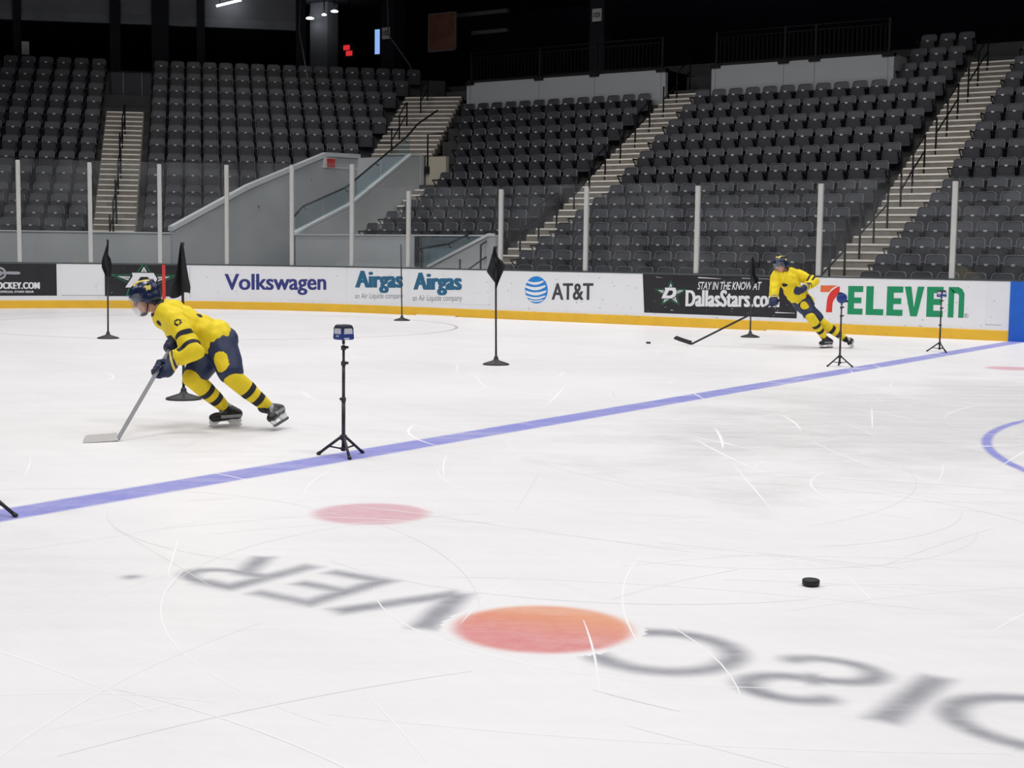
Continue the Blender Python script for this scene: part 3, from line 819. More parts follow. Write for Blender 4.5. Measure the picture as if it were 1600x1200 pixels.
# platform walls at the top of the two right hand blocks, with clamps and guard rails
pw = []
for (x0, x1, lab) in ((-28.15, -21.0, 'left'), (-19.52, -14.2, 'right')):
    b = MB(); b.box(x0, x1, 24.55, 24.70, 5.2, 6.82); 
    b.box(x1 - .12, x1, 24.70, 26.6, 5.2, 6.82)
    if lab == 'left': b.box(x1 - .12, x1, 24.70, 26.6, 5.2, 6.82)
    o = tag(b.build('wall_platform_' + lab, M['platform_wall']), kind='structure')
    xs_ = [x0 + .14, x0 + 2.75, x0 + 4.75, x1 - .14] if lab == 'left' else [x0 + .12, x0 + 2.2, x0 + 3.1, x1 - .16]
    for x in xs_:
        b = MB(); b.box(x - .16, x + .16, 24.50, 24.73, 6.76, 6.86); b.build('rail_clamp', M['rail'], o)
        b = MB(); b.box(x - .008, x + .008, 24.545, 24.55, 5.6, 6.76); b.build('panel_joint', M['ink_grey'], o)
    b = MB(); b.box(x0, x1 - .13, 24.7, 30.5, 6.1, 6.3); tag(b.build('floor_platform', M['dark_concrete']), kind='structure')
    g = tag(empty('guard_railing', ((x0 + x1) / 2, 24.62, 6.86)), 'black guard railing on top of the %s pale platform wall' % lab, 'railing', 'guard railings on the platform walls')
    for x in xs_:
        b = MB(); b.box(x - .03 - (x0 + x1) / 2, x + .03 - (x0 + x1) / 2, -.03, .03, 0, .92); b.build('railing_post', M['rail'], g)
    hw_ = (x1 - x0) / 2 - .1
    b = MB()
    for z in (.90, .76, .06): b.tube([(-hw_, 0, z), (hw_, 0, z)], .022, 6)
    b.build('rail', M['rail'], g)
    b = MB(); k = -hw_
    while k < hw_: b.box(k - .008, k + .008, -.008, .008, .06, .76); k += .13
    b.build('pickets', M['rail'], g)

# ------------------------------------------------------------------ stairs
def stairs(label, frame, x0, x1, rows, widen=0.0, steps=None, last_edge=None):
    """frame(a, d, z) -> point; one tread per step with a painted nosing"""
    t_ = tag(bpy.data.objects.new('staircase', None), label, 'stairs', 'aisle staircases'); COL.objects.link(t_)
    body = MB(); noses = []
    for r, zf, zt, d0, d1, n in rows:
        for k in range(n):
            zz = zf + (zt - zf) * k / n; da = d0 + (d1 - d0) * k / n - .03
            db = d1 + .02
            a0, a1 = x0 + widen * (r + k / n), x1 + widen * (r + k / n)
            lo = zf - .25
            vs = [frame(a, d, z) for z in (lo, zz + .012) for d in (da, db) for a in (a0, a1)]
            body.add(vs, [(0, 2, 3, 1), (4, 5, 7, 6), (0, 1, 5, 4), (2, 6, 7, 3), (0, 4, 6, 2), (1, 3, 7, 5)])
            noses.append((a0, a1, da, zz + .012))
    body.build('steps', M['stair'], t_)
    for a0, a1, d, z in noses:
        b = MB(); vs = [frame(a, dd, zz) for zz in (z - .030, z + .010) for dd in (d - .012, d + .10) for a in (a0 + .03, a1 - .03)]
        b.add(vs, [(0, 2, 3, 1), (4, 5, 7, 6), (0, 1, 5, 4), (2, 6, 7, 3), (0, 4, 6, 2), (1, 3, 7, 5)])
        b.build('step_nosing', M['nosing'], t_)
    return t_


def std_rows(r0, r1, dfun):
    out = []
    for r in range(r0, r1):
        n = 2 if r < 7 else 3
        out.append((r, zr(r), zr(r + 1), dfun(r) - FR, dfun(r + 1) - FR, n))
    return out


fr_side = lambda a, d, z: Vector((a, d, z))
stD = stairs('rightmost concrete aisle stairs with pale painted step edges', fr_side, -12.50, -11.24, [(0, 0.0, .35, yr(1) - FR - .8, yr(1) - FR, 2)] + std_rows(1, 16, yr))
stC = stairs('concrete aisle stairs with pale edges, between the two blocks below the pale walls', fr_side, -21.08, -19.92, [(0, 0.0, .35, yr(1) - FR - .8, yr(1) - FR, 2)] + std_rows(1, 15, yr))
stA = stairs('leftmost concrete aisle stairs climbing behind the goal corner', lambda a, d, z: fac(a, d, z), -14.0, -12.86, std_rows(4, 14, dr), widen=-.034)
# diagonal stairs over the tunnel
AB = math.radians(22)
eB, nB = Vector((math.cos(AB), math.sin(AB), 0)), Vector((-math.sin(AB), math.cos(AB), 0))
oB = Vector((-28.35, 21.35, 0))
frB = lambda a, d, z: oB + eB * a + nB * d + Vector((0, 0, z))
rowsB = [(r, zr(11 + r) - .10, zr(12 + r) - .10, .807 * r * 1.02, .807 * (r + 1) * 1.02, 3) for r in range(0, 5)]
stB = stairs('concrete aisle stairs rising above the tunnel mouth', frB, -.95, 1.0, rowsB)
stS = stairs('short narrow concrete steps beside the tunnel wall, left of the seats', fr_side, -26.68, -26.22, std_rows(4, 9, yr))
# row markers on a few risers
for t_, fr, a0, a1, wr in ((stD, fr_side, -12.44, -11.30, (9, 11, 13, 15)), (stC, fr_side, -20.95, -20.05, (8, 10, 12))):
    for r in wr:
        z = zr(r); d = yr(r) - FR
        for q0, q1, m_ in ((0, .36, 'sign_red'), (.42, .54, 'sign_white'), (.56, .78, 'sign_white'), (.82, 1, 'sign_red')):
            b = MB(); b.box(a0 + (a1 - a0) * q0, a0 + (a1 - a0) * q1, d - .016, d - .002, z - .13, z - .05); b.build('row_marker', M[m_], t_)
            if m_ == 'sign_red':
                b = MB(); b.box(a0 + (a1 - a0) * (q0 + .03), a0 + (a1 - a0) * (q1 - .03), d - .019, d - .015, z - .105, z - .075); b.build('row_marker', M['sign_white'], t_)


def handrail(label, frame, a, dz, grp, h=.92):
    """posts at the points dz, a rail low over all of them and a top rail over the upper two"""
    t_ = tag(bpy.data.objects.new('handrail', None), label, 'handrail', grp); COL.objects.link(t_)
    for d, z in dz:
        b = MB(); b.tube([frame(a, d, z), frame(a, d, z + h)], .024, 8); b.build('rail_post', M['rail'], t_)
    b = MB(); b.tube([frame(a, d, z + h * .6) for d, z in dz], .02, 8); b.build('lower_rail', M['rail'], t_)
    b = MB(); b.tube([frame(a, d, z + h) for d, z in dz[-2:]], .02, 8); b.build('top_rail', M['rail'], t_)
    return t_


ORD = ['zeroth', 'first', 'second', 'third', 'fourth', 'fifth', 'sixth', 'seventh', 'eighth', 'ninth', 'tenth', 'eleventh', 'twelfth', 'thirteenth', 'fourteenth', 'fifteenth', 'sixteenth', 'seventeenth', 'eighteenth', 'nineteenth', 'twentieth', 'twenty-first', 'twenty-second', 'twenty-third']
for nm, fr, a, rows_, df in (('rightmost', fr_side, -11.98, (1, 4, 7, 10, 13), yr), ('central', fr_side, -20.62, (1, 4, 7, 10, 13), yr)):
    for k, r in enumerate(rows_):
        dz = [(df(r + j) - FR + .25, zr(r + j) + .01) for j in (0, 1, 2)]
        handrail('black handrail on the %s aisle stairs, %s from the bottom' % (nm, ORD[k + 1]), fr, a, dz, 'aisle handrails')
for k, r in enumerate((4, 7, 10)):
    dz = [(dr(r + j) - FR + .25, zr(r + j) + .01) for j in (0, 1, 2)]
    handrail('black handrail up the middle of the leftmost stairs, %s from the bottom' % ORD[k + 1], lambda a, d, z: fac(a, d, z), -13.43 - .034 * (r + 1), dz, 'aisle handrails')
dz = [(.807 * 1.02 * (j + .35), zr(11 + j) - .08) for j in (0, 1, 2)]
handrail('black handrail on the stairs above the tunnel, lower one', frB, -.32, dz, 'aisle handrails')
dz = [(.807 * 1.02 * (j + .35), zr(11 + j) - .08) for j in (3, 4)]
handrail('black handrail on the stairs above the tunnel, upper one', frB, -.10, dz, 'aisle handrails')
# guard post at the seat end beside the tunnel
t_ = tag(empty('guard_rail', (-26.60, 20.50, 4.22)), 'black angled guard post at the head of the tunnel wall', 'railing')
b = MB(); b.tube([(0, 0, -.45), (0, 0, .62), (.62, .18, .66)], .026, 8); b.build('rail', M['rail'], t_)
b = MB(); b.box(-.06, .06, -.06, .06, -.5, -.3); b.build('post_base', M['rail'], t_)

# glass guard and handrail on the right tunnel wall
gp = [(15.05, 1.90), (17.24, 2.72), (19.9, 4.24)]
for i in range(2):
    (y0, z0), (y1, z1) = gp[i], gp[i + 1]
    n = 2
    for k in range(n):
        ya, yb = y0 + (y1 - y0) * k / n + .02, y0 + (y1 - y0) * (k + 1) / n - .02
        za, zb = z0 + (z1 - z0) * k / n, z0 + (z1 - z0) * (k + 1) / n
        b = MB(); b.prism([(ya, za), (yb, zb), (yb, zb + .55), (ya, za + .55)], -26.785, -26.770, lambda p, t: (t, p[0], p[1]))
        tag(b.build('guard_glass', M['rail_glass']), 'pale sloping glass panel on the tunnel wall, %s from the bottom' % ORD[2 * i + k + 1], 'glass', 'glass panels on the tunnel wall')
t_ = tag(empty('handrail', (-26.9, 15.2, 2.2)), 'long black handrail sloping up along the glass over the tunnel', 'handrail')
b = MB(); b.tube([(0, -.15, .05), (0, .30, .40), (0, 2.04, .98), (0, 4.7, 2.55), (0, 5.2, 2.95), (.2, 5.9, 3.4)], .028, 8); b.build('rail', M['rail'], t_)
for y, z in ((.35, .38), (2.0, .93), (3.3, 1.72), (4.6, 2.45)):
    b = MB(); b.tube([(0, y, z), (.05, y, z - .07), (.12, y, z - .07)], .014, 6); b.build('bracket', M['rail'], t_)
# glass guard, post and handrail at the open end of the side wall
b = MB(); b.box(-22.60, -20.45, 15.10, 15.12, 1.10, 1.82); tag(b.build('guard_glass', M['rail_glass']), 'pale glass panel in the side wall opening behind the boards', 'glass')
t_ = tag(empty('handrail', (-22.66, 14.96, 1.08)), 'short black handrail and post at the side wall opening', 'handrail')
b = MB(); b.box(-.05, .05, -.04, .04, 0, .74); b.build('rail_post', M['rail'], t_)
b = MB(); b.tube([(0, -.06, .42), (1.0, -.06, .56), (1.62, -.06, .80)], .024, 8); b.build('rail', M['rail'], t_)
for x, z in ((.15, .40), (1.02, .52), (1.55, .74)):
    b = MB(); b.tube([(x, -.06, z + .02), (x, -.03, z - .05), (x, .04, z - .05)], .013, 6); b.build('bracket', M['rail'], t_)

# ------------------------------------------------------------------ seats
def rpoly(x0, x1, z0, z1, r, n=4, taper=0.0):
    """outline with rounded upper corners, wider below by taper"""
    pts = [(x0 + 0, z0), (x1, z0)]
    for k in range(n + 1):
        a = math.pi / 2 * k / n
        pts.append((x1 - taper - r + r * math.cos(a), z1 - r + r * math.sin(a)))
    for k in range(n + 1):
        a = math.pi / 2 + math.pi / 2 * k / n
        pts.append((x0 + taper + r + r * math.cos(a), z1 - r + r * math.sin(a)))
    return pts


def slab(mb, outer, y0, y1, lean, dish=0.0):
    """solid from outline (x, z), leaning back with height; the front face is dished"""
    f = lambda p, y: (p[0], y + (p[1] - .38) * lean, p[1])
    n = len(outer); cx = sum(p[0] for p in outer) / n; cz = sum(p[1] for p in outer) / n
    ins = lambda k: [((p[0] - cx) * k + cx, (p[1] - cz) * k + cz) for p in outer]
    rings = [[f(p, y1) for p in outer], [f(p, y0 + .008) for p in outer], [f(p, y0) for p in ins(.96)], [f(p, y0) for p in ins(.90)], [f(p, y0 + dish) for p in ins(.82)]]
    vs = [q for r_ in rings for q in r_]
    fs = [tuple(range(n))]
    mi0 = mb.mi
    b0 = len(mb.v)
    for k in range(4):
        for i in range(n):
            fs.append((k * n + i, (k + 1) * n + i, (k + 1) * n + (i + 1) % n, k * n + (i + 1) % n))
    fs.append(tuple(4 * n + i for i in range(n))[::-1])
    st = len(mb.f)
    mb.add(vs, fs)
    for i in range(len(fs)):
        kk = (i - 1) // n
        if 1 <= kk <= 2 and i != len(fs) - 1 and i != 0: mb.m[st + i] = 1
    return mb


bk = MB(); slab(bk, rpoly(-.225, .225, .36, .83, .085, 5, .012), .085, .125, .17, .016)
ME_BACK = bk.mesh('seat_back', [M['seat'], M['rim_highlight']])
pn = MB(); slab(pn, rpoly(-.205, .205, .30, .640, .05, 4, .004), -.012, .055, .10, .012)
ME_PAN = pn.mesh('seat_pan', [M['seat_pan'], M['seat']])
pl = MB(); pl.box(-.034, .034, -.006, .026, .640, .652); pl.box(-.034, .034, .008, .013, .615, .640)
ME_PLATE = pl.mesh('number_plate', [M['plate']])
ar = MB()
for pts_ in ([(.13, 0), (.13, .60), (.17, .60), (.17, 0)], [(-.16, .57), (-.16, .61), (.20, .62), (.20, .58)]):
    ar.prism(pts_, -.014, .014, lambda p, t: (t, p[0], p[1]))
ar.prism([(-.16, .57), (-.13, .57), (.135, .30), (.135, .36)], -.010, .010, lambda p, t: (t, p[0], p[1]))
ME_ARM = ar.mesh('armrest', [M['seat_frame']])

seats = []     # (distance, location, rotation, label)
CAMP = Vector((-1.3174, -12.49264, 1.44159))
FWD = Vector((_f.x, _f.y, 0)).normalized(); RGT = Vector((_r.x, _r.y, 0)).normalized()
def seat(p, rz, lab):
    d = p - CAMP
    dep = d.dot(FWD); lat = d.dot(RGT)
    if lat / dep > .40 or lat / dep < -.40: return
    inside = -.375 < lat / dep < .372
    seats.append(((0 if inside else 1), dep, p, rz, lab))

for r in range(1, 17):                                              # block between the two right hand stairs
    n = 14 if r <= 13 else (3 if r > 14 else 4)
    for i in range(n):
        seat(Vector((-12.92 - .516 * i, yr(r), zr(r))), 0, 'folded charcoal seat in the %s row up, %s left of the rightmost stairs' % (ORD[r], ORD[i + 1]))
for r in range(1, 17):                                              # block right of the rightmost stairs
    for i in range(22):
        seat(Vector((-10.99 + .508 * i, yr(r), zr(r))), 0, 'folded charcoal seat in the %s row up, %s right of the rightmost stairs' % (ORD[r], ORD[i + 1]))
lim = {4: -25.95, 5: -26.0, 6: -25.95, 7: -26.0, 8: -26.0, 9: -26.0, 10: -26.5, 11: -26.9, 12: -27.5, 13: -28.0}
for r in range(4, 14):                                              # block above the side wall
    i = 0
    while -21.50 - .524 * i > lim[r] - .1:
        seat(Vector((-21.50 - .524 * i, yr(r), zr(r))), 0, 'folded charcoal seat above the grey side wall, %s row up, %s left of the stairs' % (ORD[r - 3], ORD[i + 1]))
        i += 1
for r in range(4, 17):                                              # corner block, both sides of the leftmost stairs
    for i in range(12):
        s_ = -14.53 - .034 * (r - 4) - .550 * i
        seat(fac(s_, dr(r), zr(r)), TH, 'folded charcoal seat in the %s row up, %s left of the leftmost stairs' % (ORD[r - 3], ORD[i + 1]))
    i = 0
    while True:
        s_ = -12.60 - .034 * (r - 5) + .519 * i
        if s_ > s_end(r) - .40 or i > 17: break
        seat(fac(s_, dr(r), zr(r)), TH, 'folded charcoal seat in the %s row up, %s right of the leftmost stairs' % (ORD[r - 3], ORD[i + 1]))
        i += 1
seats.sort(key=lambda q: (q[0], q[1]))
near, far = seats[:300], seats[300:]
for _, _, p, rz, lab in near:
    e = tag(empty('stadium_seat', p, rz), lab, 'seat', 'folded seats of the stands')
    link('seat_back', ME_BACK, e)
    pan = link('seat_pan', ME_PAN, e)
    link('number_plate', ME_PLATE, pan)
    for sx in (-.236, .236):
        a = link('armrest', ME_ARM, e); a.location.x = sx
bms = bmesh.new()
offs = 0
mlist = [M['seat'], M['rim_highlight'], M['seat_pan'], M['plate'], M['seat_frame']]
for _, _, p, rz, lab in far:
    for me, mm, dx in ((ME_BACK, (0, 1), 0), (ME_PAN, (2, 0), 0), (ME_PLATE, (3,), 0), (ME_ARM, (4,), -.236), (ME_ARM, (4,), .236)):
        n0, f0 = len(bms.verts), len(bms.faces)
        bms.from_mesh(me)
        bms.verts.ensure_lookup_table(); bms.faces.ensure_lookup_table()
        Mx = Matrix.Translation(p) @ Matrix.Rotation(rz, 4, 'Z') @ Matrix.Translation((dx, 0, 0))
        for v in bms.verts[n0:]: v.co = Mx @ v.co
        for f in bms.faces[f0:]: f.material_index = mm[f.material_index]
me = bpy.data.meshes.new('far_seats'); bms.to_mesh(me); bms.free()
tag(link('stadium_seats', me, None, mlist), 'remaining rows of folded charcoal seats higher and farther back in the stands', 'seats', kind='stuff')

# ------------------------------------------------------------------ upper level: concourse, fascia, signs, lights
b = MB(); b.box(-60, 10, 33.0, 33.3, 4, 14); tag(b.build('wall_back', M['navy_dark']), kind='structure')
b = MB(); b.box(-30, -2, 50.0, 50.3, 4, 16, MF); tag(b.build('wall_corner_back', M['navy_dark']), kind='structure')
b = MB(); b.box(-60, 10, 24.0, 33.3, 10.6, 10.9); b.box(-30, -4, 44.9, 50.3, 11.2, 11.5, MF); tag(b.build('ceiling', M['dark']), kind='structure')
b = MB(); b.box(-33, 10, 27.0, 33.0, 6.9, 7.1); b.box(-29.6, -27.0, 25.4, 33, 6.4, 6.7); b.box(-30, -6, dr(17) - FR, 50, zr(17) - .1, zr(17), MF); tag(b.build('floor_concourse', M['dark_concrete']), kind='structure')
# fascia of the upper level over the corner block, hanging in panels between dark piers
b = MB()
b.prism([(43.0, 9.16), (43.25, 9.16), (43.25, 11.3), (43.0, 11.3)], -26, -8.35, lambda p, t: fac(t, p[0], p[1] + (-.0) * t))
o = tag(b.build('wall_fascia', M['fascia']), kind='structure')
b = MB(); b.prism([(42.93, 9.14), (43.0, 9.14), (43.0, 9.42), (42.93, 9.42)], -26, -8.35, lambda p, t: fac(t, p[0], p[1])); b.build('fascia_edge', mat('fascia_edge', (.30, .31, .33), .8, noise=.5, scale=.8), o)
for k, (s0, s1) in enumerate(((-18.03, -17.80), (-14.86, -14.52), (-13.47, -12.9), (-11.95, -11.68), (-8.55, -8.2))):
    b = MB(); b.box(s0, s1, 42.70, 43.0, zr(17), 11.4, MF)
    tag(b.build('pier', M['dark']), 'dark pier in front of the upper grey fascia, %s from the left' % ORD[k + 1], 'pier', 'dark piers of the upper level')
t_ = tag(empty('tube_light', fac(-10.85, 42.55, 9.92), TH), 'lit white tube light hanging before the upper left fascia', 'lamp')
b = MB(); b.tube([(-.42, 0, -.12), (.42, 0, .12)], .035, 8); b.build('lit_tube', M['tube_lit'], t_)
b = MB(); b.box(-.45, .45, -.04, .04, .0, .03, Matrix.Translation((0, 0, .05)) @ Matrix.Rotation(-.278, 4, 'Y')); b.build('housing', M['duct'], t_)
for x, z in ((-.3, 0), (.3, .15)):
    b = MB(); b.tube([(x, 0, z), (x, 0, 1.3)], .012, 6); b.build('hanger', M['rail'], t_)
# grey column and small lights in the open concourse
b = MB(); b.box(-37.6, -36.75, 27.6, 28.2, 7.2, 10.6); tag(b.build('column', M['fascia']), 'grey square column in the dark concourse, right of the fascia', 'column')
for k, (x, z, s_) in enumerate(((-37.25, 9.98, .16), (-36.55, 10.05, .09), (-36.05, 10.13, .14))):
    t_ = tag(empty('spot_light', (x, 27.2, z)), 'small lit downlight above the grey concourse column, %s from the left' % ORD[k + 1], 'lamp', 'small lights above the grey column')
    b = MB(); b.lathe([(.001, -.035), (s_ * .8, -.03), (s_, .0), (s_ * .5, .035)], 14); b.build('lit_lens', M['tube_lit'], t_)
    b = MB(); b.tube([(0, 0, .03), (0, 0, .5)], .02, 6); b.build('stem', M['rail'], t_)
t_ = tag(empty('exit_sign', (-35.3, 27.1, 8.66)), 'two red glowing letters of a dark exit sign deep in the concourse', 'sign')
b = MB(); b.box(-.24, .24, .02, .08, -.30, .26); b.build('sign_box', M['dark'], t_)
b = MB(); b.box(-.02, .02, .04, .06, .26, 1.95); b.build('hanger', M['rail'], t_)
for dx, dz in ((-.09, .11), (.03, -.10)):
    b = MB(); b.box(dx - .14, dx + .14, -.01, .02, dz - .085, dz + .085); b.build('lit_panel', M['exit_red'], t_)
t_ = tag(empty('screen', (-33.85, 27.0, 8.85)), 'narrow lit pale blue screen in the dark concourse', 'screen')
b = MB(); b.box(-.13, .13, -.02, .04, -.45, .45); b.build('frame', M['dark'], t_)
b = MB(); b.box(-.11, .11, -.025, -.018, -.43, .43); b.build('lit_panel', M['screen'], t_)
for x, y, z, tx, lab in ((-33.45, 26.97, 9.12, '102', 'small white section sign reading 102 beside the blue screen'), (-24.86, 27.07, 9.06, '103', 'small white section sign reading 103 on a dark column')):
    t_ = tag(empty('section_sign', (x, y, z)), lab, 'sign', 'white section number signs')
    b = MB(); b.box(-.17, .17, -.02, .03, -.20, .20); b.build('panel', M['sign_white'], t_, bevel=.01)
    vs, fs = text2d(tx, .03); x0, x1 = min(v[0] for v in vs), max(v[0] for v in vs); y0, y1 = min(v[1] for v in vs), max(v[1] for v in vs)
    b = MB(); b.add([((v[0] - x0) / (x1 - x0) * .24 - .12, -.023, (v[1] - y0) / (y1 - y0) * .16 - .08) for v in vs], fs); b.build('lettering', M['ink_black'], t_)
b = MB(); b.box(-25.15, -24.6, 27.1, 27.7, 7.0, 10.6); tag(b.build('column', M['dark']), 'black column carrying the 103 section sign', 'column')
b = MB(); b.box(-33.7, -33.1, 27.0, 27.6, 7.0, 10.6); tag(b.build('column', M['dark']), 'black column beside the blue screen', 'column')
t_ = tag(empty('poster', (-31.0, 27.0, 8.98)), 'dim brown and orange picture board hanging in the dark concourse', 'poster')
b = MB(); b.box(-.56, .56, 0, .05, -.62, .62); b.build('panel', M['poster'], t_)
for x in (-.5, .48):
    b = MB(); b.box(x, x + .02, .02, .04, .62, 1.64); b.build('hanger', M['rail'], t_)
b = MB()
for x0, x1, z0, z1 in ((-.59, -.56, -.65, .65), (.56, .59, -.65, .65), (-.59, .59, -.65, -.62), (-.59, .59, .62, .65)): b.box(x0, x1, -.02, .06, z0, z1)
b.build('frame', M['duct'], t_)
for x, z, L_, lab in ((-29.65, 9.72, 2.5, 'upper'), (-29.2, 9.05, 1.5, 'lower')):
    t_ = tag(empty('duct', (x, 29.0, z)), 'long pale ceiling bar in the dark concourse, %s one' % lab, 'duct', 'pale bars under the concourse ceiling')
    b = MB(); b.box(-L_ / 2 - 1.2, L_ / 2 - 1.2, -.08, .08, 0.10, .22); b.build('bar', M['duct'], t_)
    for x in (-L_ / 2 - 1.0, L_ / 2 - 1.43):
        b = MB(); b.box(x, x + .03, -.01, .01, .22, 10.6 - z); b.build('hanger', M['rail'], t_)
b = MB(); b.tube([(-33.1, 26.6, 10.6), (-33.05, 26.6, 9.0), (-32.1, 26.6, 7.9), (-31.9, 26.6, 7.5)], .022, 6); tag(b.build('conduit', M['duct']), 'thin grey bent conduit beside the 102 sign', 'pipe')
b = MB(); b.tube([fac(-8.35, 42.2, 11.2), fac(-8.45, 42.2, 9.0), fac(-8.25, 39.0, 7.0)], .02, 6); tag(b.build('cable', M['duct']), 'thin grey cable hanging at the right end of the fascia', 'cable')
# door posts at the head of the leftmost stairs
t_ = tag(empty('barrier', fac(-13.85, dr(15), zr(14) + .25), TH), 'dark barrier with pale posts at the head of the leftmost stairs', 'barrier')
b = MB(); b.box(-.62, .62, .02, .06, .1, 1.0); b.build('panel', M['seat_pan'], t_)
for x in (-.25, .33):
    b = MB(); b.tube([(x, 0, -.2), (x, 0, 1.02)], .02, 8); b.build('post', M['duct'], t_)
# signs
t_ = tag(empty('warning_sign', (-29.07, 19.0, 3.98)), 'small red and white sign on the tunnel wall', 'sign')
b = MB(); b.box(-.01, .012, -.25, .25, -.13, .17); b.build('panel', M['sign_white'], t_)
b = MB(); b.box(.012, .016, -.12, .24, -.11, .15); b.build('red_panel', M['sign_red'], t_)

t_ = tag(empty('notice_sign', fac(-17.62, 42.6, 8.15), TH), 'small pale notice at the far upper left behind the top seats', 'sign')
b = MB(); b.box(-.12, .12, -.02, .02, -.22, .22); b.build('panel', M['sign_white'], t_, bevel=.005)
b = MB(); b.box(-.02, .02, .02, .05, -1.2, .2); b.build('post', M['rail'], t_)

# ------------------------------------------------------------------ pucks
pm = MB(); pm.lathe([(.034, 0), (.0381, .003), (.0381, .0224), (.034, .0254)], 32)
ME_PUCK = pm.mesh('puck', [M['puck']])
for x, y, lab in ((-3.619, -6.70, 'lone black puck on the near ice, behind the painted grey lettering'), (-12.26, 7.714, 'black puck on the ice beyond the blade of the far skater')):
    o = tag(link('puck', ME_PUCK, None), lab, 'puck', 'pucks on the ice'); o.location = (x, y, .004)

# ------------------------------------------------------------------ flag poles
VX, VY = Vector((.829, .5586, 0)), Vector((-.5586, .829, 0))
RZ = math.atan2(.5586, .829)


def flag_pole(x, y, h, lab, left=None, right=None, z0=0, z1=0, seed=1, lean=0.0):
    t_ = tag(empty('flag_pole', (x, y, 0), RZ), lab, 'flag', 'black training poles on the ice')
    b = MB(); b.lathe([(.168, 0), (.172, .008), (.165, .018), (.10, .040), (.045, .058), (.030, .075), (.026, .10), (.018, .115)], 28); b.build('base', M['pole'], t_)
    b = MB(); b.tube([(0, 0, .05), (lean, 0, h)], .0135, 10); b.build('pole', M['pole'], t_)
    if left:
        # cloth hanging in folds: the outline is given left and right of the pole from the foot (v = 0) to the top
        r_ = random.Random(seed); ph = r_.uniform(0, 6)
        nv, nu = 16, 12
        interp = lambda L_, v: np.interp(v, [q[0] for q in L_], [q[1] for q in L_])
        vs = []
        for j in range(nv + 1):
            v = j / nv
            l, r2 = interp(left, v), interp(right, v)
            for i in range(nu + 1):
                u = i / nu; xx = l + (r2 - l) * u
                amp = .055 * (1 - v) ** .6 + .006
                yy = -.02 + amp * math.sin(u * 9 + ph + v * 2.2) * (.35 + .65 * math.sin(math.pi * min(1, u * 1.05)))
                zz = z0 + (z1 - z0) * v + .03 * (1 - v) * math.sin(u * 5 + ph)
                vs.append((xx + lean * zz / h, yy - .012, zz))
        n1 = len(vs)
        vs += [(p[0], p[1] + .005, p[2]) for p in vs]
        fs = []
        W_ = nu + 1
        for j in range(nv):
            for i in range(nu):
                q = (j * W_ + i, j * W_ + i + 1, (j + 1) * W_ + i + 1, (j + 1) * W_ + i)
                fs += [q, tuple(n1 + k for k in q[::-1])]
        for j in range(nv):
            fs += [(j * W_, (j + 1) * W_, n1 + (j + 1) * W_, n1 + j * W_), (j * W_ + nu, n1 + j * W_ + nu, n1 + (j + 1) * W_ + nu, (j + 1) * W_ + nu)]
        for i in range(nu):
            fs += [(i, n1 + i, n1 + i + 1, i + 1), (nv * W_ + i, nv * W_ + i + 1, n1 + nv * W_ + i + 1, n1 + nv * W_ + i)]
        b = MB(); b.add(vs, fs, True); b.build('flag', M['flag'], t_)
        b = MB(); b.lathe([(.016, 0), (.018, .01), (.018, .03), (.010, .038)], 10, (lean, 0, h - .02)); b.build('tip', M['pole'], t_)
    return t_


flag_pole(-19.213, 2.519, 1.56, 'black training pole with a folded flag standing far left before the white board', [(0, -.02), (.25, -.085), (.42, -.09), (.6, -.06), (1, .015)], [(0, .045), (.3, .075), (.5, .06), (.6, .02), (1, .03)], 1.00, 1.56, 2, .012)
flag_pole(-11.458, -3.084, 1.49, 'black training pole with a wide hanging flag right behind the bent skater', [(0, -.115), (.12, -.115), (.3, -.075), (.65, -.035), (.92, -.018), (1, -.012)], [(0, .075), (.12, .080), (.3, .062), (.65, .035), (.92, .02), (1, .012)], 1.00, 1.49, 5)
flag_pole(-19.733, 10.692, 1.59, 'thin black training pole without a flag standing before the Airgas adverts', lean=-.03)
flag_pole(-11.625, 2.438, 1.51, 'black training pole with a diamond shaped flag in the middle of the ice', [(0, -.005), (.22, -.085), (.32, -.118), (.6, -.075), (.9, -.035), (1, -.03)], [(0, .02), (.2, .06), (.5, .125), (.62, .09), (.72, .03), (1, -.005)], 1.02, 1.52, 8, -.02)
flag_pole(-11.799, 10.644, 1.42, 'black training pole with its flag before the STAY IN THE KNOW advert', [(0, -.02), (.2, -.03), (.5, -.05), (1, -.015)], [(0, .11), (.15, .12), (.3, .05), (.6, .06), (1, .02)], .98, 1.42, 3)


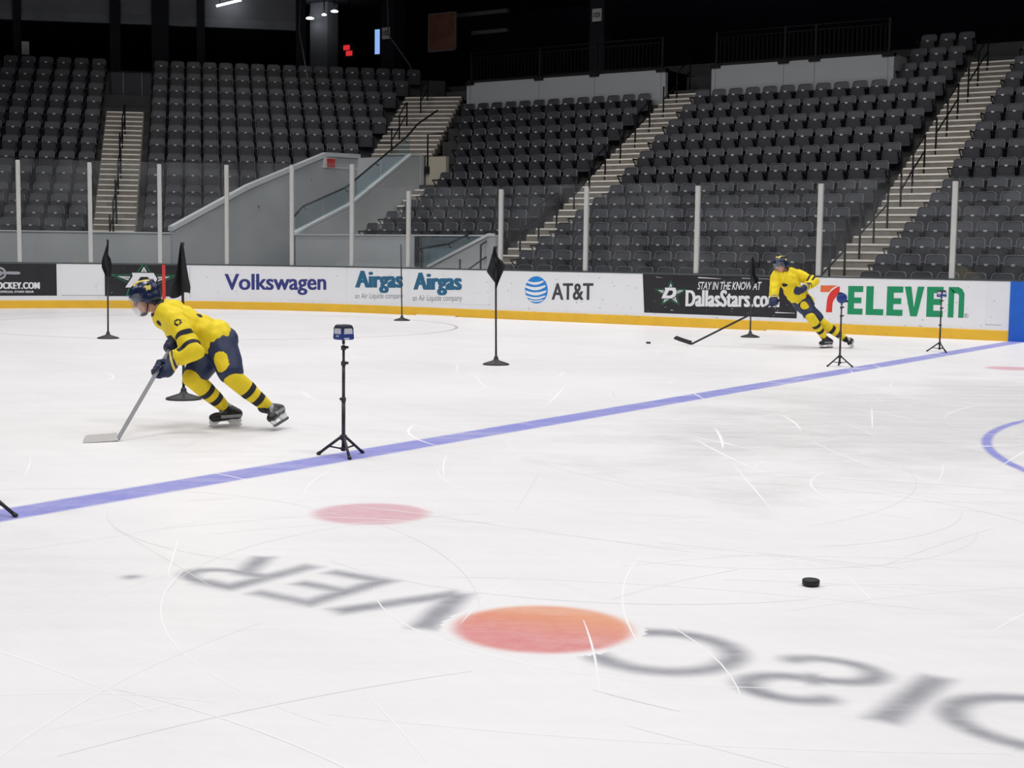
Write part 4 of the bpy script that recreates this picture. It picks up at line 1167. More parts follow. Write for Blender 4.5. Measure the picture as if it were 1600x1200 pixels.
# ------------------------------------------------------------------ timing gates on tripods
def tripod(x, y, lab, h, rot, head='box', knobs=((.40, -1), (.66, 1), (.87, 1)), legrot=0.0):
    t_ = tag(empty('timing_gate', (x, y, 0), RZ), lab, 'tripod', 'timing gates on tripods along the blue line')
    k = h / .925
    b = MB(); b.tube([(0, 0, .035), (0, 0, .42 * k)], .0135, 12); b.tube([(0, 0, .40 * k), (0, 0, .66 * k)], .0115, 12); b.tube([(0, 0, .64 * k), (0, 0, .775 * k)], .0095, 12)
    b.build('pole', M['tripod'], t_)
    b = MB(); b.tube([(0, 0, .772 * k), (0, 0, .80 * k)], .007, 10); o = b.build('pole_tip', M['alu'], t_); o['label'] = 'silver inner tube under the head'
    b = MB(); b.lathe([(.016, .112), (.024, .116), (.024, .148), (.016, .153)], 14); b.build('collar', M['tripod'], t_)
    b = MB(); b.lathe([(.014, .038), (.020, .041), (.020, .062), (.014, .065)], 14); b.build('collar', M['tripod'], t_)
    for q in range(3):
        a = legrot + 2 * math.pi * q / 3
        c, s_ = math.cos(a), math.sin(a)
        b = MB(); b.tube([(.018 * c, .018 * s_, .136), (.180 * c, .180 * s_, .012)], .0105, 8); lg = b.build('leg', M['tripod'], t_)
        b = MB(); b.tube([(.172 * c, .172 * s_, .019), (.191 * c, .191 * s_, .004)], .0135, 8); b.build('rubber_foot', M['pole'], lg)
        b = MB(); b.tube([(.016 * c, .016 * s_, .052), (.108 * c, .108 * s_, .066)], .006, 6); b.build('brace', M['tripod'], t_)
    for zk, sd in ((.40, -1), (.655, 1), (.765, 1)):
        b = MB(); b.lathe([(.013, -.016), (.018, -.014), (.018, .014), (.013, .016)], 12, (0, 0, zk * k)); b.tube([(0, 0, zk * k), (sd * .024, 0, zk * k + .002)], .006, 8)
        b.box(sd * .022 - .004, sd * .022 + .012, -.014, .014, zk * k - .004, zk * k + .012); b.build('clamp', M['tripod'], t_)
    z0 = .812 * k
    b = MB(); b.box(-.009, .009, -.012, .012, z0 - .02, z0 + .012); b.tube([(0, -.014, z0 - .006), (0, .014, z0 - .006)], .008, 8); b.build('swivel', M['tripod'], t_)
    if head == 'box':
        Mx = Matrix.Translation((0, 0, z0 + .01)) @ Matrix.Rotation(rot, 4, 'Z')
        f = .052
        secs = [(.92, 0), (1.04, .006), (1.02, .03), (.96, .072), (.80, .098), (.62, .103)]
        b = MB(); vs = [Mx @ Vector((sx * f * q, sy * f * q, z)) for q, z in secs for sx, sy in ((-1, -1), (1, -1), (1, 1), (-1, 1))]
        fs = [(0, 3, 2, 1), (20, 21, 22, 23)] + [(i * 4 + j, i * 4 + (j + 1) % 4, (i + 1) * 4 + (j + 1) % 4, (i + 1) * 4 + j) for i in range(5) for j in range(4)]
        b.add(vs, fs); hd = b.build('sensor_head', M['gate_blue'], t_, bevel=.004)
        b = MB(); vs = [Mx @ Vector((sx * f * q, sy * f * q, z)) for q, z in ((.965, .073), (.985, .073), (.835, .0985), (.66, .1065)) for sx, sy in ((-1, -1), (1, -1), (1, 1), (-1, 1))]
        b.add(vs, [(0, 3, 2, 1), (12, 13, 14, 15)] + [(i * 4 + j, i * 4 + (j + 1) % 4, (i + 1) * 4 + (j + 1) % 4, (i + 1) * 4 + j) for i in range(3) for j in range(4)]); b.build('head_cap', M['gate_dark'], hd)
        for q in range(4):
            Rq = Mx @ Matrix.Rotation(q * math.pi / 2, 4, 'Z')
            yy = lambda z: -f * np.interp(z, [.03, .072], [1.02, .96])
            b = MB(); P_ = [(-.038, .042), (.038, .042), (.033, .080), (-.033, .080)]
            yv = [-f * 1.0 - .002, -f * 1.0 - .002, -f * .94 - .003, -f * .94 - .003]
            b.add([Rq @ Vector((p[0], y_, p[1])) for p, y_ in zip(P_, yv)] + [Rq @ Vector((p[0], y_ + .006, p[1])) for p, y_ in zip(P_, yv)], [(0, 1, 2, 3), (7, 6, 5, 4), (0, 4, 5, 1), (1, 5, 6, 2), (2, 6, 7, 3), (3, 7, 4, 0)])
            b.build('window', M['gate_window'], hd)
            b = MB()
            if q % 2 == 1:
                for sx in (-1, 1): b.add([Rq @ Vector((sx * .005, -f * 1.035, .018)), Rq @ Vector((sx * .005, -f * 1.035, .036)), Rq @ Vector((sx * .017, -f * 1.035, .027))], [(0, 1, 2)])
                b.build('arrow_mark', M['ink_white'], hd)
            else:
                b.box(-.040, .004, -f * 1.14, -f * 1.0, .004, .016, Rq); b.build('latch', M['gate_window'], hd)
    else:
        b = MB(); Mx = Matrix.Translation((0, 0, z0 + .075)) @ Matrix.Rotation(rot, 4, 'Z') @ Matrix.Rotation(math.pi / 2, 4, 'X')
        pr = [(.02, -.030), (.055, -.026), (.070, -.010), (.070, .012), (.055, .028), (.02, .032)]; n = 24
        vs = [Mx @ Vector((r * math.cos(2 * math.pi * i / n), r * math.sin(2 * math.pi * i / n), z)) for r, z in pr for i in range(n)]
        b.add(vs, [(j * n + i, j * n + (i + 1) % n, (j + 1) * n + (i + 1) % n, (j + 1) * n + i) for j in range(len(pr) - 1) for i in range(n)] + [tuple(range(n))[::-1], tuple((len(pr) - 1) * n + i for i in range(n))], True)
        hd = b.build('reflector_head', M['gate_blue'], t_)
        b = MB(); b.box(-.05, .0, -.03, .03, z0 + .128, z0 + .150); b.box(.045, .075, -.02, .02, z0 + .02, z0 + .05); b.build('head_cap', M['gate_dark'], hd)
    return t_


tripod(-7.80, -4.985, 'black tripod with boxy blue sensor head on the blue line, the tallest in view', .925, math.radians(45), legrot=math.radians(-70))
tripod(-8.10, 5.33, 'black tripod with round blue head before the 7 of the green advert', .945, math.radians(10), head='round', legrot=math.radians(-40))
tripod(-7.98, 9.22, 'black tripod with boxy dark blue head before the last letters of ELEVEn', .955, math.radians(30), legrot=math.radians(-75))
tripod(-7.835, -7.88, 'black tripod cut off by the left edge of the photo, one leg showing', .93, math.radians(45), legrot=math.radians(-10))


# ------------------------------------------------------------------ people
V3 = Vector


def cap_mesh(bm, p0, p1, r0, r1, n=14, flat=None):
    """tapered capsule"""
    p0, p1 = V3(p0), V3(p1); d = p1 - p0; L_ = d.length
    z = d.normalized() if L_ > 1e-6 else V3((0, 0, 1))
    a = z.cross(V3((0, 0, 1)));
    if a.length < 1e-3: a = z.cross(V3((0, 1, 0)))
    a.normalize(); b = z.cross(a)
    prof = []
    for k in range(5): t_ = math.pi / 2 * (k / 4); prof.append((-r0 * math.cos(t_), max(r0 * math.sin(t_), 1e-4)))
    for k in range(5): t_ = math.pi / 2 * (k / 4); prof.append((L_ + r1 * math.sin(t_), max(r1 * math.cos(t_), 1e-4)))
    rings = []
    for h, r in prof: rings.append([bm.verts.new(p0 + z * h + (a * math.cos(2 * math.pi * i / n) + b * math.sin(2 * math.pi * i / n)) * r) for i in range(n)])
    for i in range(len(rings) - 1):
        for k in range(n): bm.faces.new((rings[i][k], rings[i][(k + 1) % n], rings[i + 1][(k + 1) % n], rings[i + 1][k]))
    bm.faces.new(rings[0][::-1]); bm.faces.new(rings[-1])


def ell_mesh(bm, c, X, Y, Z, n=18):
    """ellipsoid from three half axes"""
    c, X, Y, Z = V3(c), V3(X), V3(Y), V3(Z)
    rings = []
    for j in range(1, n // 2):
        ph = math.pi * j / (n // 2)
        rings.append([bm.verts.new(c + X * math.sin(ph) * math.cos(2 * math.pi * i / n) + Y * math.sin(ph) * math.sin(2 * math.pi * i / n) + Z * math.cos(ph)) for i in range(n)])
    for j in range(len(rings) - 1):
        for i in range(n): bm.faces.new((rings[j][i], rings[j + 1][i], rings[j + 1][(i + 1) % n], rings[j][(i + 1) % n]))
    t_, b = bm.verts.new(c + Z), bm.verts.new(c - Z)
    for i in range(n):
        bm.faces.new((t_, rings[0][i], rings[0][(i + 1) % n])); bm.faces.new((b, rings[-1][(i + 1) % n], rings[-1][i]))


def skin(name, prims, voxel, smooth, mats, parent, pick=None, wr=0.0, slices=None):
    """one continuous surface grown over the prims: ('c', p0, p1, r0, r1) capsules and ('e', centre, X, Y, Z) ellipsoids"""
    bm = bmesh.new()
    for p in prims:
        if p[0] == 'c': cap_mesh(bm, *p[1:])
        else: ell_mesh(bm, *p[1:])
    bmesh.ops.recalc_face_normals(bm, faces=bm.faces)
    me = bpy.data.meshes.new(name); bm.to_mesh(me); bm.free()
    ob = bpy.data.objects.new(name, me); COL.objects.link(ob)
    md = ob.modifiers.new('r', 'REMESH'); md.mode = 'VOXEL'; md.voxel_size = voxel; md.use_smooth_shade = True
    ms = ob.modifiers.new('s', 'SMOOTH'); ms.iterations = smooth; ms.factor = .5
    bpy.context.view_layer.update()
    m2 = bpy.data.meshes.new_from_object(ob.evaluated_get(bpy.context.evaluated_depsgraph_get()))
    bpy.data.objects.remove(ob); bpy.data.meshes.remove(me)
    m2.name = name
    if slices or wr:
        bm = bmesh.new(); bm.from_mesh(m2)
        if wr:
            from mathutils import noise as _n
            bm.normal_update()
            for v in bm.verts:
                q = v.co
                v.co = q + v.normal * wr * (_n.noise(q * V3((9, 9, 14)).length * .6 + V3((3, 1, 7))) * .6 + _n.noise(V3((q.x * 16, q.y * 16, q.z * 9))) * .7)
        for co, no in slices or ():                       # clean edges for stripes
            bmesh.ops.bisect_plane(bm, geom=bm.verts[:] + bm.edges[:] + bm.faces[:], plane_co=V3(co), plane_no=V3(no))
        bm.to_mesh(m2); bm.free()
    m2.materials.clear()
    for m in mats: m2.materials.append(m)
    m2.polygons.foreach_set('use_smooth', [True] * len(m2.polygons))
    if pick:
        m2.polygons.foreach_set('material_index', [pick(p.center, p.normal) for p in m2.polygons])
    m2.update()
    return link(name, m2, parent)


def lerp(a, b, t_): return V3(a) * (1 - t_) + V3(b) * t_


def ptl(c, a, b):
    """position of c along a-b (0..1) and distance from the axis"""
    a, b, c = V3(a), V3(b), V3(c); d = b - a; t_ = (c - a).dot(d) / d.dot(d)
    return t_, (c - a - d * t_).length


def glove(parent, C, S, Wr, elbow, grip=True, curl=1.0, k_=1.18):
    """padded glove: cuff, back of hand, four fingers and a thumb closed round the axis S through C; Wr is the wrist"""
    C, S, Wr = V3(C), V3(S).normalized(), V3(Wr)
    app = (C - Wr); app = (app - S * app.dot(S)); app = app.normalized() if app.length > 1e-3 else S.orthogonal().normalized()
    out = S.cross(app).normalized()
    rs = .036
    sz = lambda *q: [x * k_ for x in q]
    pr = []
    palm = C - app * .028 + out * .020
    hx = S * .050
    pr.append(('e', palm, hx, app * .048, out * .030))
    pr.append(('e', C - app * .015 + out * .034, S * .046, app * .040, out * .020))
    pr.append(('c', Wr, palm - app * .018, .047, .042))
    d_arm = (Wr - V3(elbow)).normalized()
    pr.append(('c', Wr - d_arm * .060, Wr + d_arm * .015, .050, .050))
    for k in range(4):
        o_ = S * ((k - 1.5) * .0265)
        base = C + o_ + out * .030 - app * .004
        ln = (.92, 1.0, 1.0, .86)[k]
        q = [base]
        for ang in (40, 95, 150, 195 if k else 180):
            a = math.radians(90 - ang * curl * ln)
            q.append(C + o_ + (app * math.cos(a) + out * math.sin(a)) * rs * (1.0 if grip else 1.2))
        for i in range(4): pr.append(('c', q[i], q[i + 1], .0155 - .001 * i, .0148 - .001 * i))
    tb = C - app * .040 - S * .048 + out * .008
    pr.append(('c', tb, tb - S * .012 + app * .035 - out * .022, .019, .017))
    pr.append(('c', tb - S * .012 + app * .035 - out * .022, C - S * .030 + app * .012 - out * .040, .0165, .014))
    band = lambda c, n_: 1 if (-.028 < (V3(c) - Wr).dot(d_arm) < -.012 or .004 < (V3(c) - Wr).dot(d_arm) < .020) else 0
    # a padded glove is larger than the hand: grow everything about the grip
    pr2 = []
    for q in pr:
        if q[0] == 'c': pr2.append(('c', C + (q[1] - C) * k_, C + (q[2] - C) * k_, q[3] * k_ * (1.0 if q[3] > .03 else 1.05), q[4] * k_))
        else: pr2.append(('e', C + (q[1] - C) * k_, q[2] * k_, q[3] * k_, q[4] * k_))
    return skin('glove', pr2, .0065, 3, [M['navy'], M['helmet_yellow']], parent, band,
                slices=[(Wr + d_arm * q, d_arm) for q in (-.028, -.012, .004, .020)])


def skate(parent, ank, heel, toe, up, label=None):
    """boot, white holder and steel blade; heel and toe are points on the ice line under the blade"""
    heel, toe, up, ank = V3(heel), V3(toe), V3(up).normalized(), V3(ank)
    f = (toe - heel).normalized(); up = (up - f * up.dot(f)).normalized(); sd = f.cross(up)
    L_ = (toe - heel).length
    h0 = heel + up * .075; t0 = toe + up * .070
    pr = [('c', h0 + f * .035 + up * .022, h0 + f * .14 + up * .030, .040, .040), ('c', h0 + f * .12 + up * .022, t0 - f * .035 + up * .012, .042, .036),
          ('c', t0 - f * .06 + up * .018, t0 - f * .030 + up * .014, .040, .034),
          ('c', h0 + f * .035 + up * .03, ank, .043, .047), ('c', h0 + f * .10 + up * .05, ank + f * .012, .040, .046), ('c', ank, ank + (ank - h0).normalized() * .055 - f * .01, .046, .052)]
    def pk(c, n_):
        q = V3(c) - h0
        if q.dot(f) > L_ - .075: return 0
        if abs(q.dot(sd)) < .017 and q.dot(f) > .09 and q.dot(up) > .04: return 1
        return 1 if (.02 < q.dot(f) < .20 and .005 < q.dot(up) < .028) else 0
    bt = skin('skate', pr, .009, 3, [M['boot'], M['boot_grey']], parent, pk)
    if label: bt['label'] = label
    tf = Matrix(((f.x, sd.x, up.x, heel.x), (f.y, sd.y, up.y, heel.y), (f.z, sd.z, up.z, heel.z), (0, 0, 0, 1)))
    b = MB()
    prof = [(.0, .045), (.01, .078), (L_ - .02, .075), (L_ + .005, .050), (L_ - .012, .024), (L_ - .05, .022), (L_ - .09, .050), (.125, .050), (.10, .022), (.02, .020)]
    b.prism(prof, -.011, .011, lambda p, t: tf @ V3((p[0], t, p[1])))
    hd = b.build('blade_holder', M['holder'], bt, bevel=.003)
    b = MB(); b.prism([(-.005, .010), (.02, .001), (L_ - .03, .001), (L_ + .008, .014), (L_ - .005, .026), (.0, .024)], -.0025, .0025, lambda p, t: tf @ V3((p[0], t, p[1])))
    b.build('blade', M['steel'], hd)
    return bt


def person(name_lab, origin, J, face_dir, up_dir, visor_full, flags):
    root = tag(empty('person', origin, RZ), name_lab, 'person', None)
    g = {k: V3(v) for k, v in J.items()}
    # head frame
    F = V3(face_dir).normalized(); U = V3(up_dir); U = (U - F * U.dot(F)).normalized(); S = F.cross(U)     # S: the wearer's right
    H = g['head']
    hp = lambda f, s, u: H + F * f + S * s + U * u
    body = [('e', hp(-.005, 0, .03), S * .076, F * .095, U * .100), ('e', hp(.022, 0, -.045), S * .058, F * .066, U * .070), ('e', hp(.060, 0, -.092), S * .027, F * .022, U * .020),
            ('c', hp(.082, 0, .012), hp(.106, 0, -.026), .010, .0145), ('e', hp(.098, .011, -.030), S * .008, F * .010, U * .008), ('e', hp(.098, -.011, -.030), S * .008, F * .010, U * .008),
            ('c', hp(.080, .034, .024), hp(.084, -.034, .024), .013, .013), ('e', hp(.060, .040, -.022), S * .022, F * .020, U * .018), ('e', hp(.060, -.040, -.022), S * .022, F * .020, U * .018),
            ('c', hp(.076, .018, -.058), hp(.076, -.018, -.058), .0085, .0085), ('c', hp(.073, .016, -.069), hp(.073, -.016, -.069), .0085, .0085),
            ('e', hp(-.008, .076, -.005), S * .010, F * .020, U * .031), ('e', hp(-.008, -.076, -.005), S * .010, F * .020, U * .031),
            ('c', hp(-.025, 0, -.05), g['neck'], .054, .060), ('c', g['neck'], g['chest'], .075, .125), ('c', g['chest'], g['pelvis'], .125, .120)]
    for sd in 'LR':
        body += [('c', g['neck'], g[sd + 'sh'], .06, .06), ('c', g[sd + 'sh'], g[sd + 'elb'], .050, .042), ('c', g[sd + 'elb'], g[sd + 'wr'], .042, .030), ('c', g[sd + 'wr'], lerp(g[sd + 'wr'], g[sd + 'hand'], .25), .026, .022),
                 ('c', g['pelvis'], g[sd + 'hip'], .11, .095), ('c', g[sd + 'hip'], g[sd + 'knee'], .080, .055), ('c', g[sd + 'knee'], g[sd + 'ank'], .052, .038)]
        ax = V3(flags.get(sd + 'axis', (0, 0, 1))).normalized()
        for k in range(4): body.append(('c', lerp(g[sd + 'wr'], g[sd + 'hand'], .25), lerp(g[sd + 'wr'], g[sd + 'hand'], .42) + ax * (k - 1.5) * .012, .009, .008))
    def bpk(c, n_):
        q = V3(c) - H
        return 1 if (abs(q.dot(S)) < .023 and -.078 < q.dot(U) < -.056 and q.dot(F) > .072) else 0
    skin('body', body, .0075, 2, [M['skin'], M['lips']], root, bpk)
    for sx in (-1, 1):
        b = bmesh.new(); ell_mesh(b, hp(.083, sx * .031, .004), S * .0125, F * .0085, U * .0085, 12); me = bpy.data.meshes.new('eye'); b.to_mesh(me); b.free()
        e = link('eye', me, root, M['eye'])
        b = bmesh.new(); ell_mesh(b, hp(.0895, sx * .031, .003), S * .0055, F * .003, U * .0058, 10); me = bpy.data.meshes.new('iris'); b.to_mesh(me); b.free()
        link('iris', me, e, M['iris'])
        b = MB(); b.tube([hp(.091, sx * .016, .027), hp(.094, sx * .030, .031), hp(.084, sx * .046, .024)], [.003, .0045, .002], 6); b.build('eyebrow', M['hair'], root)
    skin('hair', [('e', hp(-.050, 0, -.035), S * .074, F * .050, U * .058), ('e', hp(-.060, 0, -.075), S * .055, F * .035, U * .035)], .008, 2, [M['hair']], root, wr=.004)
    # helmet
    hel = [('e', hp(-.008, 0, .052), S * .100, F * .128, U * .098), ('e', hp(-.060, 0, .000), S * .092, F * .066, U * .085), ('e', hp(-.012, .086, -.005), S * .018, F * .045, U * .048), ('e', hp(-.012, -.086, -.005), S * .018, F * .045, U * .048),
           ('c', hp(.105, .045, .050), hp(.105, -.045, .050), .018, .018), ('c', hp(.02, .035, .140), hp(-.10, .035, .115), .016, .016), ('c', hp(.02, -.035, .140), hp(-.10, -.035, .115), .016, .016)]
    def hpk(c, n_):
        q = V3(c) - H; s_, f_, u_ = q.dot(S), q.dot(F), q.dot(U)
        if u_ > .10 and -.075 < f_ < .055 and .012 < abs(s_) < .052: return 1
        if abs(f_ + .045) < .020 and .055 < u_ < .095 and abs(s_) > .06: return 1
        return 0
    he = skin('helmet', hel, .009, 3, [M['helmet'], M['helmet_yellow']], root, hpk)
    # dark vents
    for sx in (-1, 1):
        for k in range(3):
            b = bmesh.new(); ell_mesh(b, hp(-.055 + .045 * k, sx * (.078 - .006 * k), .100 - .002 * k), S * .012, F * .014, U * .010, 10); me = bpy.data.meshes.new('vent'); b.to_mesh(me); b.free(); link('vent', me, he, M['rail'])
    # visor: a curved clear shield round the face
    b = MB(); nu, nv = 16, 8
    lo = -.125 if visor_full else -.035
    hi = .060
    def vp(i, j, o):
        a = (i / nu - .5) * 2 * 1.35; u = lo + (hi - lo) * j / nv
        k = 1.0 - (.35 * ((-.03 - u) / .10) ** 2 if u < -.03 else 0.0)
        return H + F * ((.122 + o) * math.cos(a) * k + .012) + S * ((.108 + o) * math.sin(a) * (k * .25 + .75)) + U * u
    vs = [vp(i, j, o) for o in (0, -.003) for j in range(nv + 1) for i in range(nu + 1)]; W_ = nu + 1; n1 = (nu + 1) * (nv + 1)
    fs = []
    for j in range(nv):
        for i in range(nu):
            q = (j * W_ + i, j * W_ + i + 1, (j + 1) * W_ + i + 1, (j + 1) * W_ + i); fs += [q, tuple(n1 + k for k in q[::-1])]
    for j in range(nv):
        fs += [(j * W_, (j + 1) * W_, n1 + (j + 1) * W_, n1 + j * W_), (j * W_ + nu, n1 + j * W_ + nu, n1 + (j + 1) * W_ + nu, (j + 1) * W_ + nu)]
    for i in range(nu):
        fs += [(i, n1 + i, n1 + i + 1, i + 1), (nv * W_ + i, nv * W_ + i + 1, n1 + nv * W_ + i + 1, n1 + nv * W_ + i)]
    b.add(vs, fs, True); b.build('visor', M['visor'], he)
    for sx in (-1, 1):
        b = MB(); b.tube([hp(-.005, sx * .094, -.01), hp(.012, sx * .082, -.065), hp(.045, sx * .042, -.118), hp(.055, 0, -.122)], .005, 6); b.build('chin_strap', M['rail'], he)
    if visor_full:
        b = bmesh.new(); ell_mesh(b, hp(.062, 0, -.112), S * .036, F * .030, U * .016, 12); me = bpy.data.meshes.new('chin_cup'); b.to_mesh(me); b.free(); link('chin_cup', me, he, M['rail'])
    # jersey
    N_, C_, P_ = g['neck'], g['chest'], g['pelvis']
    tw = (g['Rsh'] - g['Lsh']).normalized()
    ax = (N_ - P_).normalized(); fr = tw.cross(ax).normalized()
    js = [('e', lerp(N_, C_, .55), tw * .185, ax * .16, fr * .135), ('e', C_, tw * .175, ax * .20, fr * .145), ('e', lerp(C_, P_, .55), tw * .180, ax * .20, fr * .150), ('e', lerp(C_, P_, .95) + ax * .02, tw * .200, ax * .14, fr * .170), ('e', lerp(C_, P_, flags.get('hem', .95)) + fr * flags.get('hemf', 0), tw * .16, ax * .12, fr * .13),
          ('c', N_ - ax * .005, N_ - ax * .06, .072, .10)]
    for sd in 'LR':
        e2 = lerp(g[sd + 'elb'], g[sd + 'wr'], .80)
        js += [('c', lerp(N_, g[sd + 'sh'], .35), g[sd + 'sh'], .090, .096), ('c', g[sd + 'sh'], g[sd + 'elb'], .094, .078), ('c', g[sd + 'elb'], e2, .080, .066)]
    em = flags.get('marks', []) + [(N_ + ax * .02, 0, .088)]
    def jpk(c, n_):
        for sd in 'LR':
            t1, d1 = ptl(c, g[sd + 'sh'], g[sd + 'elb']); t2, d2 = ptl(c, g[sd + 'elb'], g[sd + 'wr'])
            if d1 < .125 and (flags['arm1'][0] < t1 < flags['arm1'][1] or flags['arm1'][2] < t1 < flags['arm1'][3]) and (d1 < d2 + .05) and flags['side'] in (None, sd): return 1
            if 'arm2' in flags and d2 < .125 and flags['arm2'][0] < t2 < flags['arm2'][1]: return 1
        for q, r0, r1 in em:
            if r0 < (V3(c) - V3(q)).length < r1: return 1
        return 0
    skin('jersey', js, .0085, 4, [M['yellow'], M['black_cloth']], root, jpk, wr=.022, slices=[(lerp(g[sd + 'sh'], g[sd + 'elb'], q), g[sd + 'elb'] - g[sd + 'sh']) for sd in (flags['side'] or 'LR') for q in flags['arm1']])
    # pants
    pp = [('e', P_ - ax * .03, tw * .175, ax * .13, fr * .150)]
    for sd in 'LR':
        k2 = lerp(g[sd + 'hip'], g[sd + 'knee'], .80)
        pp += [('c', lerp(P_, g[sd + 'hip'], .8), k2, .132, .108)]
    yp = flags.get('panel')
    def ppk(c, n_):
        if yp:
            t_, d_ = ptl(c, yp[0], yp[1]); return 1 if (V3(c) - lerp(yp[0], yp[1], min(1, max(0, t_)))).length < yp[2] else 0
        return 0
    skin('pants', pp, .0085, 3, [M['navy'], M['sock_yellow']], root, ppk, wr=.006)
    for sd in 'LR':
        kn, an = g[sd + 'knee'], g[sd + 'ank']
        shin = (an - kn); k1 = lerp(kn, g[sd + 'hip'], .22)
        sk_ = [('c', k1, kn, .086, .080), ('e', kn, V3((.078, 0, 0)), V3((0, .078, 0)), V3((0, 0, .080))), ('c', kn, lerp(kn, an, .45), .078, .072), ('c', lerp(kn, an, .40), lerp(kn, an, .90), .073, .053)]
        b0 = flags['sock']
        def spk(c, n_, kn=kn, an=an):
            t_, d_ = ptl(c, kn, an); return 1 if (b0[0] < t_ < b0[1] or b0[2] < t_ < b0[3]) else 0
        skin('sock', sk_, .0078, 3, [M['sock_yellow'], M['black_cloth']], root, spk, wr=.004, slices=[(lerp(kn, an, q), shin) for q in b0])
        skate(root, an, g[sd + 'heel'], g[sd + 'toe'], flags[sd + 'up'])
        glove(root, g[sd + 'hand'], flags[sd + 'axis'], g[sd + 'wr'], g[sd + 'elb'], sd not in flags.get('free', ''), flags.get(sd + 'curl', 1.0))
    return root


def stick(lab, origin, butt, heel, toe, shaft_m, blade_m, knob=True):
    t_ = tag(empty('hockey_stick', origin, RZ), lab, 'hockey stick', 'hockey sticks')
    B, H, T_ = V3(butt), V3(heel), V3(toe)
    d = (H - B).normalized(); e = (T_ - H).normalized()
    n = d.cross(e).normalized(); wd = d.cross(n).normalized()
    H0 = H - d * .02
    b = MB(); vs = []
    for q, (hw, ht) in ((B, (.011, .0155)), (lerp(B, H0, .5), (.011, .0155)), (H0, (.010, .015))):
        for sx, sy in ((-1, -1), (1, -1), (1, 1), (-1, 1)): vs.append(q + n * hw * sx + wd * ht * sy)
    b.add(vs, [(3, 2, 1, 0), (8, 9, 10, 11)] + [(i * 4 + k, i * 4 + (k + 1) % 4, (i + 1) * 4 + (k + 1) % 4, (i + 1) * 4 + k) for i in range(2) for k in range(4)])
    b.build('shaft', shaft_m, t_, bevel=.003)
    b = MB(); vs = []
    up = -d; up = (up - e * up.dot(e)).normalized()
    L_ = (T_ - H).length
    m = 10
    for i in range(m + 1):
        q = i / m; c = H - e * .012 + e * (L_ + .012) * q + n * (.022 * q * q)
        hh = .066 if q < .85 else .066 * math.sqrt(max(.1, 1 - ((q - .85) / .16) ** 2))
        lo = .0 + .010 * q ** 3
        th = .007 if q > .1 else .010
        for s_, z in ((-1, lo), (1, lo), (1, lo + hh), (-1, lo + hh)): vs.append(c + n * th * s_ + up * z)
    b.add(vs, [(3, 2, 1, 0), tuple(4 * m + k for k in range(4))] + [(i * 4 + k, i * 4 + (k + 1) % 4, (i + 1) * 4 + (k + 1) % 4, (i + 1) * 4 + k) for i in range(m) for k in range(4)])
    b.build('blade', blade_m, t_, bevel=.002)
    b = MB(); b.tube([B - d * .025, B + d * .01], .020, 10); b.build('butt_end', M['black_cloth'], t_)
    return t_


O1 = (-9.579, -4.361, 0)
butt1, heel1, toe1 = V3((-.375, -.17, .715)), V3((-.640, -.92, .004)), V3((-.842, -1.05, .004))
ax1 = (heel1 - butt1).normalized()
J1 = dict(head=(-.648, .0, 1.040), neck=(-.535, .01, .955), chest=(-.372, 0, .850), pelvis=(-.075, .03, .700),
          Rsh=(-.510, .175, .872), Lsh=(-.370, -.175, .875), Lelb=(-.195, -.33, .640), Lwr=(-.345, -.335, .585), Lhand=butt1 + ax1 * .325 + V3((.016, 0, .006)),
          Relb=(-.40, .21, .665), Rwr=(-.40, -.02, .665), Rhand=butt1 + ax1 * .045,
          Rhip=(-.10, .12, .640), Lhip=(-.02, -.06, .660), Rknee=(-.245, -.16, .415), Rank=(-.020, .05, .155), Rheel=(.095, .11, .0), Rtoe=(-.130, -.06, .0),
          Lknee=(.085, -.20, .430), Lank=(.350, -.04, .165), Lheel=(.50, .03, .075), Ltoe=(.425, -.22, .030))
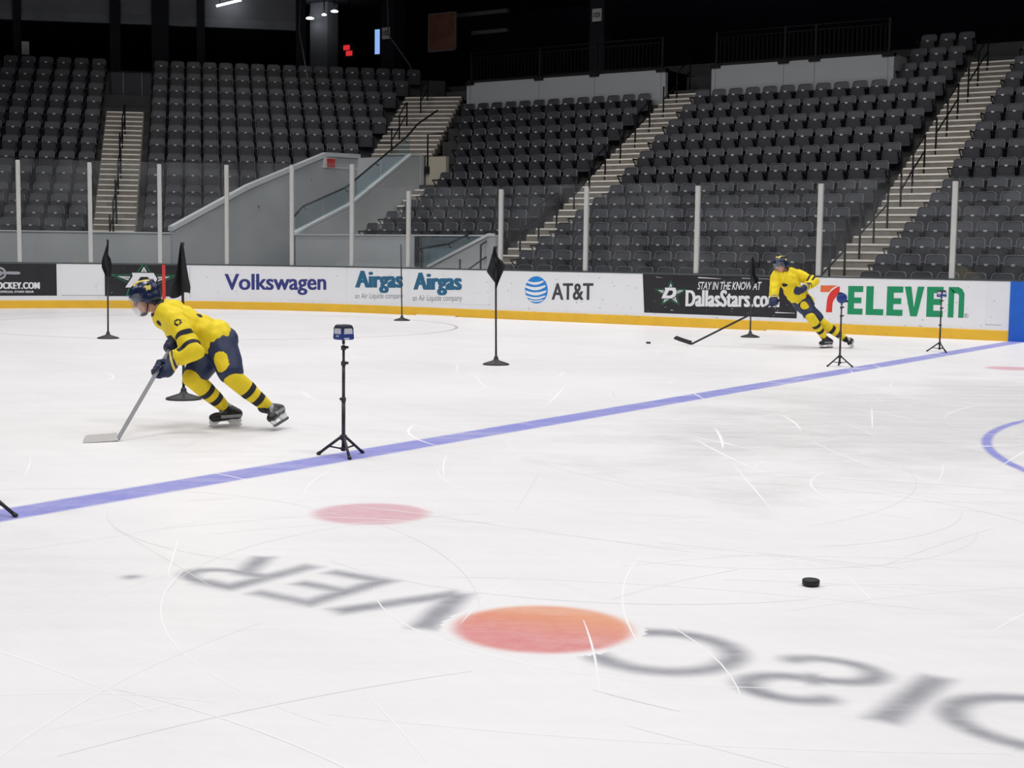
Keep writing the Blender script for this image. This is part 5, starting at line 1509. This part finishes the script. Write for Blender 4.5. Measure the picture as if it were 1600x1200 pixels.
person('person skating bent low in a yellow jersey and navy helmet, both hands on a stick', O1, J1, (-.90, -.26, -.36), (-.36, -.05, .93), True,
       dict(arm1=(.50, .62, .80, .92), side=None, sock=(.36, .48, .62, .75), Raxis=ax1, Laxis=ax1, Rup=(-.05, -.05, 1), Lup=(-.55, .1, .85),
            panel=((-.005, -.21, .575), (.02, -.23, .52), .060), marks=[((-.325, -.275, .86), .020, .032), ((-.285, -.285, .815), .0, .016), ((-.53, -.10, .84), .0, .03), ((-.20, -.06, .92), .0, .028)]))
stick('grey hockey stick with a white taped blade held low by the near skater', O1, butt1, heel1, toe1, M['shaft_grey'], M['tape_white'])

O2 = (-9.616, 8.8225, 0)
heel2, toe2 = V3((-2.17, .24, .012)), V3((-2.435, .33, .085))
Rh2 = V3((-.945, -.25, .715)); dd2 = (heel2 - Rh2).normalized(); butt2 = Rh2 - dd2 * .09
J2 = dict(head=(-.800, -.03, 1.300), neck=(-.725, .02, 1.185), chest=(-.665, .0, 1.03), pelvis=(-.44, .05, .745),
          Rsh=(-.870, .01, 1.120), Lsh=(-.520, .02, 1.155), Relb=(-.915, -.10, .90), Rwr=(-.925, -.20, .79), Rhand=Rh2,
          Lelb=(-.285, -.08, 1.045), Lwr=(-.470, -.27, .965), Lhand=(-.585, -.31, .925),
          Lhip=(-.40, -.01, .730), Rhip=(-.46, .10, .700), Lknee=(-.365, -.24, .515), Lank=(-.075, -.03, .165), Lheel=(.070, .03, .0), Ltoe=(-.165, -.10, .0),
          Rknee=(-.125, .02, .405), Rank=(.305, .12, .130), Rheel=(.445, .20, .012), Rtoe=(.335, -.045, .004))
person('person in yellow jersey leaning into a turn before the adverts, one hand on a stick', O2, J2, (-.80, -.55, -.22), (-.28, -.02, .96), False,
       dict(arm1=(.62, .72, .86, .98), side='L', sock=(.34, .46, .60, .72), Raxis=dd2, Laxis=(.25, -.3, .9), Rup=(-.35, .0, .9), Lup=(-.25, .0, .95), free='L', Lcurl=.55, hem=1.12, hemf=.05,
            panel=((-.46, -.17, .69), (-.41, -.20, .63), .058), marks=[((-.775, -.135, .985), .0, .042), ((-.735, -.15, .99), .0, .03), ((-.60, -.13, 1.12), .0, .022)]))
stick('black hockey stick reaching far left along the ice from the far skater', O2, butt2, heel2, toe2, M['shaft_black'], M['shaft_black'])
